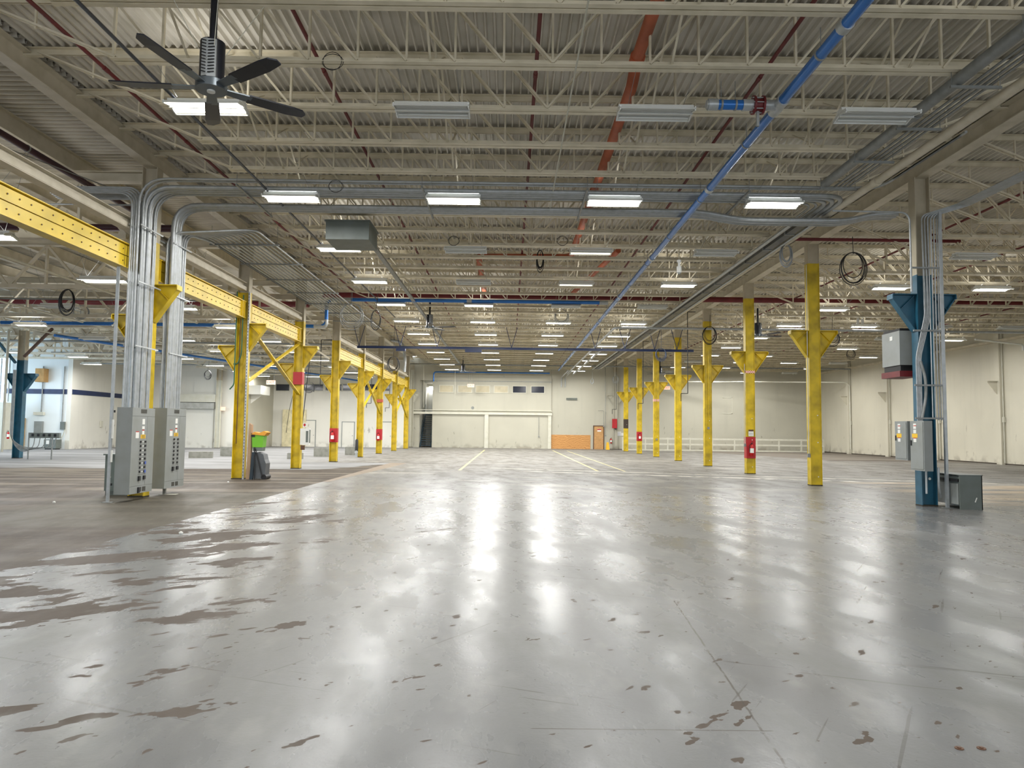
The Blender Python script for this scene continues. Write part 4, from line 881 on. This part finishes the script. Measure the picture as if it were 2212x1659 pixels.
# litter
for k, (x, y) in enumerate(((391, 1154), (117, 1087), (493, 1043))):
    p = atz(x, y); tagb(MB().tube([(p.x-.03, p.y, .02), (p.x, p.y, .025), (p.x+.03, p.y, .02)], [.012, .022, .01], 8).box(p.x-.025, p.y-.01, 0, p.x+.025, p.y+.01, .02), 'paper_scrap', paper, ('crumpled white paper scrap near the edge of the painted floor', 'white scrap on the bare floor at far left', 'white scrap on the floor before the green-bin column')[k], 'litter')
for k, (x, y) in enumerate(((2072, 1617), (2120, 1617))):
    p = atz(x, y); tagb(MB().tube([(p.x, p.y, 0), (p.x, p.y, .004)], .022, 12).tube([(p.x, p.y, .004), (p.x, p.y, .008)], .01, 8), 'floor_bolt', bronze, ('left', 'right')[k]+' of two rusty anchor bolts in the floor at lower right', 'bolt', 'floor bolts')

# ================================================================== FAR LEFT: teal column gear and striped wall
t = empty('disconnect_stand', (XLL+1.4, 33.9, 0), 'grey switch rack on two posts beside the teal column', 'stand')
MB().box(-.25, -.02, 0, -.2, .02, 1.25).build('post', galvd, t); MB().box(.85-.0, -.02, 0, .9, .02, 1.15).build('post', galvd, t); MB().box(-.15, -.1, 1.0, 1.25, .05, 1.25).build('switch_row', greyd, t)
for k in range(5): MB().box(-.03+k*.26, -.13, 1.08, .07+k*.26, -.1, 1.2).build('switch', black, t)
for k in range(5):
    MB().tube(rnd([(-1.0-.03*k, 0, 4.2), (-1.0-.03*k, 0, .75+.06*k), (-.5, 0, .3+.06*k), (.0+.24*k, 0, .55), (.05+.25*k, 0, 1.0)], .4), .02, 6).build('cable', galvd, t)
pipe([(XLL-.55, 34.6, .3), (XLL-.55, 34.6, 6.2)], .06, offwhite, 'riser_pipe', 'white riser pipe left of the teal column', 'pipe')
t = empty('diagonal_braces', (XLL, 34.7, 0), 'two teal and cream diagonal braces at the head of the teal column', 'brace'); MB().bar((-.2, 0, 4.6), (-1.7, 0, 6.3), .1, .12, (0, 1, 0)).build('left_brace', bluec, t); MB().bar((.2, 0, 4.9), (1.5, 0, 6.3), .1, .12, (0, 1, 0)).build('right_brace', bronze, t)
YA = 48.8
def onwall(x0, y0, x1, y1, Y, d, name, m, lab, cat):
    a, b = aty(x0, y0, Y), aty(x1, y1, Y); return tagb(MB().box(a.x, Y-d, b.z, b.x, Y-.001, a.z), name, m, lab, cat)
onwall(78, 910, 93, 938, YA, .2, 'wall_panel', greyp, 'grey breaker box on the striped wall', 'electrical panel'); onwall(76, 890, 97, 897, YA, .2, 'junction_box', offwhite, 'white junction box above the grey breaker box on the striped wall', 'box')
onwall(133, 911, 141, 928, YA, .15, 'disconnect_switch', greyd, 'small grey switch box on the striped wall', 'switch'); a = aty(95, 949, YA-.9); b = aty(120, 970, YA-.9)
t = empty('wall_transformer', (a.x, YA-.9, 0), 'grey transformer on the floor under the striped wall', 'transformer'); MB().box(0, 0, .06, b.x-a.x, .6, .66).build('body', greyd, t); MB().box(.05, .05, 0, b.x-a.x-.05, .55, .06).build('feet', black, t); MB().box(.15, -.01, .35, .35, 0, .6).build('notice', paper, t)
p0 = aty(140, 928, YA-.1); p1 = aty(112, 962, YA-.4); pipe([(p0.x, p0.y, p0.z), (p0.x-.1, p0.y, .9), (p0.x-.5, p0.y, .35), (p1.x, p1.y, .3)], .035, offwhite, 'flex_conduit', 'pale flexible conduit curving to the grey transformer', 'conduit', fil=.3, n=8)
for k, (x, ya, yb) in enumerate(((94, 795, 890), (140, 795, 911))):
    a = aty(x, ya, YA-.08); pipe([(a.x, a.y, 5.6), (a.x, a.y, aty(x, yb, YA).z)], .04, galvd, 'riser_conduit', ('left', 'right')[k]+' vertical conduit on the striped wall', 'conduit', n=8)
onwall(87, 797, 104, 826, YA, .5, 'wood_crate', mat('raw_wood', (190, 150, 96), .8), 'raw wooden crate framing high on the striped wall', 'crate')
onwall(3, 870, 28, 971.5, YA-1.2, 1.1, 'utility_cabinet', offwhite, 'tall cream cupboard at the left edge of the hall', 'cabinet'); a = aty(29, 903, YA-.2); b = aty(38, 971, YA-.2)
struct('door_1', MB().box(a.x, YA-.1, 0, b.x+.3, YA-.001, a.z), mat('door_tan', (196, 160, 104), .5)); extinguisher(tuple(aty(17, 948, YA-2.45)), 'fire extinguisher on the cream cupboard at the left edge')
a = aty(0, 785, YA); b = aty(16, 868, YA)
struct('window_1', MB().box(-37.4, YA-.06, b.z, b.x-.1, YA-.03, 6.2), daylight)
struct('window_2', MB().box(-37.97, 22, 1.4, -37.94, 46, 5.6), daylight)
m = MB()
for k in range(7): m.tube([(-36.6+k*.55, YA-.2, b.z), (-36.6+k*.55, YA-.2, 7.5)], .05, 8)
tag(m.build('pipe_bank', galv), 'bank of vertical steel pipes before the daylight window', 'pipes')
a = aty(1540/5.927, 910/5.927+760, 53)
tagb(MB().box(-29.68, 52.3, 1.5, -29.6, 52.6, 1.95), 'switch_plate', offwhite, 'small white switch box at the far end of the striped wall', 'switch')
# loading door wall
YD = 55.5
a = aty(398, 880, YD); b = aty(470, 966, YD)
struct('door_2', MB().box(-25.6, YD-.06, 0, -22.75, YD-.001, 3.05), WALLW); t = empty('door_hood', (0, 0, 0), 'grey roller hood over the white loading door', 'hood'); MB().box(-25.8, YD-.45, 3.0, -22.6, YD, 3.45).build('hood', mat('hood_grey', (176, 176, 170), .5), t); MB().box(-25.8, YD-.5, 3.5, -22.5, YD-.01, 4.1).build('housing', offwhite, t)
onwall(421, 813, 480, 848, YD, .06, 'wall_patch', WALLW, 'rectangular patched panel above the loading door', 'panel'); 
def exit_sign(p, lab, s=1, rz=0, m=exitred, hung=False):
    t = empty('exit_sign', p, lab, 'exit sign', 'exit signs'); MB().box(-.3*s, 0, -.14*s, .3*s, .06, .14*s).build('casing', exitface, t); up = 7.15-p[2]
    if hung: MB().tube([(-.2*s, .03, .1), (-.2*s, .03, up)], .012, 6).build('hanger', galvd, t); MB().tube([(.2*s, .03, .1), (.2*s, .03, up)], .012, 6).build('hanger', galvd, t); text(t, 'EXIT', (0, -.004, 0), .25*s, m)
exit_sign(aty(478, 883, YD-.3), 'red exit sign beside the loading door'); exit_sign(zs(585, 826, 55), 'orange exit sign hanging in front of the upper left windows', 1.1, hung=True); exit_sign(zs(1017, 833, 63.9), 'red exit sign over the rear office windows', hung=True); exit_sign(zs(1440, 838, 62.4), 'red exit sign hanging behind the fifth and fourth yellow columns', hung=True); exit_sign(aty(547, 889, 62.24), 'small exit sign beside the cream corner door', .8)
t = empty('loading_ledge', (0, 0, 0), 'white ledge with a bracket at the corner of the left rear wall', 'ledge'); MB().box(-20.49, 56, 4.2, -19.4, 58.2, 4.9).build('ledge', WALLW, t); MB().prism([(-20.49, 4.2), (-19.6, 4.2), (-20.49, 3.5)], 'y', 57, 57.1).build('bracket', WALLW, t)
YB = 62.5
for k, (a_, b_) in enumerate(((597, 625), (655, 698), (704, 738), (741, 772), (789, 841))):
    a, b = aty(a_, 830, YB), aty(b_, 844, YB); t = struct('window_%d' % (k+3), MB().box(a.x, YB-.03, b.z, b.x, YB-.002, a.z), glassd)
    MB().box(a.x-.06, YB-.06, b.z-.06, b.x+.06, YB-.04, b.z).box(a.x-.06, YB-.06, a.z, b.x+.06, YB-.04, a.z+.06).box(a.x-.06, YB-.06, b.z, a.x, YB-.04, a.z).box(b.x, YB-.06, b.z, b.x+.06, YB-.04, a.z).build('window_frame', offwhite, t)
for k, (a_, b_, yt) in enumerate(((622, 680, 908), (740, 764, 912), (826, 846, 912))):
    a, b = aty(a_, yt, YB), aty(b_, 960, YB); t = struct('door_%d' % (k+3), MB().box(a.x, YB-.04, 0, b.x, YB-.002, a.z), WALLW); MB().box(a.x-.06, YB-.06, 0, a.x, YB-.002, a.z+.06).box(b.x, YB-.06, 0, b.x+.06, YB-.002, a.z+.06).box(a.x, YB-.06, a.z, b.x, YB-.002, a.z+.06).build('door_frame', greyp, t); MB().tube([(b.x-.12, YB-.1, 1.0), (b.x-.12, YB-.04, 1.0)], .03, 8).build('door_handle', galvd, t)
tagb(MB().box(-19.6, 62.3, 0, -17.6, 62.48, 3.2), 'cream_partition', mat('cream_yellow', (232, 222, 184), .6), 'pale yellow partition at the left corner of the rear wall', 'partition')
t = empty('safety_sign', aty(568, 925, 62.279), 'green safety sign on the pale yellow partition', 'sign'); MB().box(-.3, 0, -.28, .3, .02, .28).build('board', signgreen, t); MB().prism([(-.05, -.15), (.05, -.15), (.05, .15), (-.05, .15)], 'y', -.006, 0).prism([(-.15, -.05), (.15, -.05), (.15, .05), (-.15, .05)], 'y', -.006, 0).build('cross', paper, t)
tagb(MB().box(*[*(aty(552, 886.5, 62.2)), 0, 0, 0][:3], *(aty(572, 890, 62.2)+V((0, .1, .12)))), 'door_closer', greyd, 'grey bar above the pale yellow partition', 'bar')
for k in range(3): 
    a = aty(575+4.5*k, 830, 62.2); pipe([(a.x, a.y, 7.5), (a.x, a.y, 2.3), (a.x-.15, a.y, 2.15)], .05, galvd, 'wall_conduit', 'vertical conduit on the left rear wall, %s of three' % ORD[k], 'conduit', group='three wall conduits', fil=.1, n=8)
ya = Y0+7*S; a = aty(637, 836, ya); b = aty(618, 935, ya); pipe([(a.x+.1, ya, 6.02), a, ((a.x+b.x)/2-.1, ya, (a.z+b.z)/2), b], .02, black, 'hanging_cable', 'slack cable with a hook hanging left of the second yellow column', 'cable', n=5)
ya = Y0+4*S; a = aty(668, 785, ya); b = aty(653, 915, ya); pipe([(a.x+.1, ya, 6.02), a, b], .025, black, 'hanging_cable', 'thick black cable slanting down to the defibrillator cabinet', 'cable', n=6)
# ================================================================== REAR WALL
for k, (a_, b_) in enumerate(((950.3, 978.3), (990, 1018.5), (1028.4, 1057), (1068.4, 1096.8), (1108, 1136), (1148, 1175.4))):
    y = 833+k*.35; a, b = aty(a_, y, YF-.13), aty(b_, y+14, YF-.13); t = struct('window_%d' % (k+8), MB().box(a.x, YF-.14, b.z, b.x, YF-.121, a.z), glassl if k < 4 else glassd); f = MB(); q = YF-.17
    f.box(a.x-.07, q, b.z-.07, b.x+.07, q+.05, b.z).box(a.x-.07, q, a.z, b.x+.07, q+.05, a.z+.07).box(a.x-.07, q, b.z, a.x, q+.05, a.z).box(b.x, q, b.z, b.x+.07, q+.05, a.z); f.build('window_frame', offwhite, t)
# stairs
t = empty('staircase', (-7.55, YF+.1, 0), 'steep dark blue steel stairs climbing in the rear opening', 'stairs')
n = 15
for k in range(n): MB().box(-.45, k*.25, .2+k*.2-.04, .45, k*.25+.26, .2+k*.2).build('tread', steelblue, t)
m = MB()
for s in (-1, 1): m.bar((s*.47, 0, .05), (s*.47, n*.25, n*.2+.05), .05, .26, (0, 0, 1))
m.build('stringer', steelblue, t); MB().tube([(-.47, 0, 1.0), (-.47, n*.25, n*.2+1.0)], .025, 8).tube([(.47, 0, 1.0), (.47, n*.25, n*.2+1.0)], .025, 8).build('handrail', steelblue, t)
MB().box(-.45, n*.25, n*.2, .55, n*.25+1.3, n*.2+.1).build('landing', steelblue, t)
struct('door_6', MB().box(-7.9, 70.6, 3.2, -7.0, 70.69, 5.5), white)
t = empty('wall_lamp', (-7.5, 70.66, 5.8), 'bright lamp high on the back of the stairwell', 'lamp'); MB().box(-.4, -.06, -.06, .4, .03, .06).build('housing', white, t); MB().box(-.38, -.1, -.04, .38, -.06, .04).build('diffuser', tube_dim, t)
ld = bpy.data.lights.new('lamp_light', 'AREA'); ld.shape = 'RECTANGLE'; ld.size = .7; ld.size_y = .1; ld.energy = 110; lo = bpy.data.objects.new('lamp_light', ld); C.objects.link(lo); lo.parent = t; lo.location = (0, -.12, -.02); lo.rotation_euler = (math.radians(50), 0, 0)
# wooden door with notice
a, b = aty(1283, 921, YF), aty(1303, 970, YF)
t = struct('door_7', MB().box(a.x, YF-.07, 0, b.x, YF-.002, a.z), mat('door_wood', (196, 150, 96), .45, dirt=.1, scale=6)); MB().box(a.x-.07, YF-.09, 0, a.x, YF-.002, a.z+.08).box(b.x, YF-.09, 0, b.x+.07, YF-.002, a.z+.08).box(a.x, YF-.09, a.z, b.x, YF-.002, a.z+.08).build('door_frame', bronze, t); MB().tube([(b.x-.1, YF-.12, 1.0), (b.x-.1, YF-.07, 1.0)], .03, 8).build('door_handle', galv, t)
MB().box(a.x+.3, YF-.08, 1.6, b.x-.2, YF-.071, 1.85).build('door_notice', paper, t); MB().box(a.x+.3, YF-.083, 1.74, b.x-.2, YF-.08, 1.84).build('notice_header', redp, t)
t = empty('wet_floor_sign', (aty(1312, 968, 64.6).x, 64.4, 0), 'yellow folding caution sign beside the wooden door', 'floor sign'); MB().add([(-.16, -.15, 0), (.16, -.15, 0), (.09, 0, .66), (-.09, 0, .66), (-.16, -.13, 0), (.16, -.13, 0), (.09, .015, .66), (-.09, .015, .66)], [(0, 1, 2, 3), (7, 6, 5, 4), (0, 4, 5, 1), (1, 5, 6, 2), (2, 6, 7, 3), (3, 7, 4, 0)]).build('front_panel', coney, t)
MB().add([(-.16, .17, 0), (.16, .17, 0), (.09, .03, .64), (-.09, .03, .64), (-.16, .19, 0), (.16, .19, 0), (.09, .045, .64), (-.09, .045, .64)], [(0, 1, 2, 3), (7, 6, 5, 4), (0, 4, 5, 1), (1, 5, 6, 2), (2, 6, 7, 3), (3, 7, 4, 0)]).build('back_panel', coney, t)
t = empty('hose_cabinet', aty(1327.5, 915, YF-.395), 'red cabinet on the cream column at the rear wall', 'cabinet'); MB().box(-.21, -.1, -.42, .21, .1, .42).build('body', redp, t); MB().box(.05, -.12, -.55, .15, 0, -.42).build('valve', black, t)
extinguisher(tuple(aty(1320, 958, YF-.15)), 'fire extinguisher on the rear wall left of the cream column')
t = empty('wall_notice', aty(1337, 937, YF-.05), 'white notice board right of the cream rear column', 'sign'); MB().box(-.2, 0, -.2, .2, .02, .2).build('sheet', paper, t); m = MB()
for k in range(5): m.box(-.15, -.004, .12-k*.07, .15, 0, .135-k*.07)
m.build('print', labelb, t); MB().box(.22, 0, -.18, .5, .02, .08).build('second_sheet', paper, t)
t = empty('guard_rail', (10.0, 62.9, 0), 'white steel guard rail standing along the rear wall at right', 'guard rail')
for k in range(10):
    MB().box(k*1.95-.06, -.06, 0, k*1.95+.06, .06, 1.15).build('post', offwhite, t)
MB().box(0, -.05, .98, 17.6, .05, 1.13).build('top_rail', offwhite, t); MB().box(0, -.05, .5, 17.6, .05, .64).build('middle_rail', offwhite, t); MB().box(0, -.03, .0, 17.6, .03, .12).build('toe_board', offwhite, t)
tagb(MB().box(5.2, YF-.1, 4.55, 6.2, YF-.001, 4.62).box(5.2, YF-.1, 4.44, 6.2, YF-.001, 4.5), 'wall_louver', greyd, 'slim dark louver on the rear wall above the plywood', 'louver')
tagb(MB().tube([(-3.3, YF-.15, 3.62), (-3.3, YF-.12, 3.62)], .14, 16), 'wall_vent', greyp, 'round grey vent on the rear office wall', 'vent')
for k, (x, ya, xb, yb, lab) in enumerate(((1164, 900, 1164, 942, 'thin conduit ending in a box on the right rear panel'), (1308, 770, 1308, 940, 'tall thin conduit right of the wooden door'), (1292, 887, 1304, 920, 'short conduit above the wooden door'))):
    a, b = aty(x, ya, YF-.18), aty(xb, yb, YF-.18); t = empty('wall_conduit', (0, 0, 0), lab, 'conduit'); MB().tube(rnd([a, (b.x, a.y, a.z), b] if xb != x else [a, b], .1), .018, 6).build('run', galvd, t); MB().box(b.x-.06, b.y-.03, b.z-.1, b.x+.06, b.y+.03, b.z).build('outlet_box', galvd, t)
a = aty(860, 735, 50)
pipe([(-8.38, 50.1, 7.85), (-7.5, 50.1, 7.7), (-7.3, 50.1, 6.6), (-7.35, 50.1, 5.6)], .1, galv, 'vent_duct', 'shiny curved pipe dropping onto a far left-row column', 'duct', fil=.5)
pipe([(XW-.15, 38.9, 6.3), (XW-.15, 38.9, 6.62), (XW-4, 37, 6.62)], .05, white, 'gooseneck_pipe', 'white gooseneck pipe at the top of the right wall', fil=.3)
pipe([(XW-.12, 59, .4), (XW-.12, 59, 5.9), (12, 64.6, 6.15)], .05, offwhite, 'wall_pipe', 'cream pipe along the rear wall bending down in the far right corner', fil=.5)
a = aty(1560, 858, YF); b = aty(1582, 894, YF)
tagb(MB().box(a.x, YF-.03, b.z, b.x, YF-.001, b.z+.05).box(b.x-.05, YF-.03, b.z, b.x, YF-.001, a.z).box(a.x, YF-.03, a.z-.05, b.x, YF-.001, a.z), 'patch_outline', offwhite, 'faint rectangular outline on the rear wall at right', 'panel')
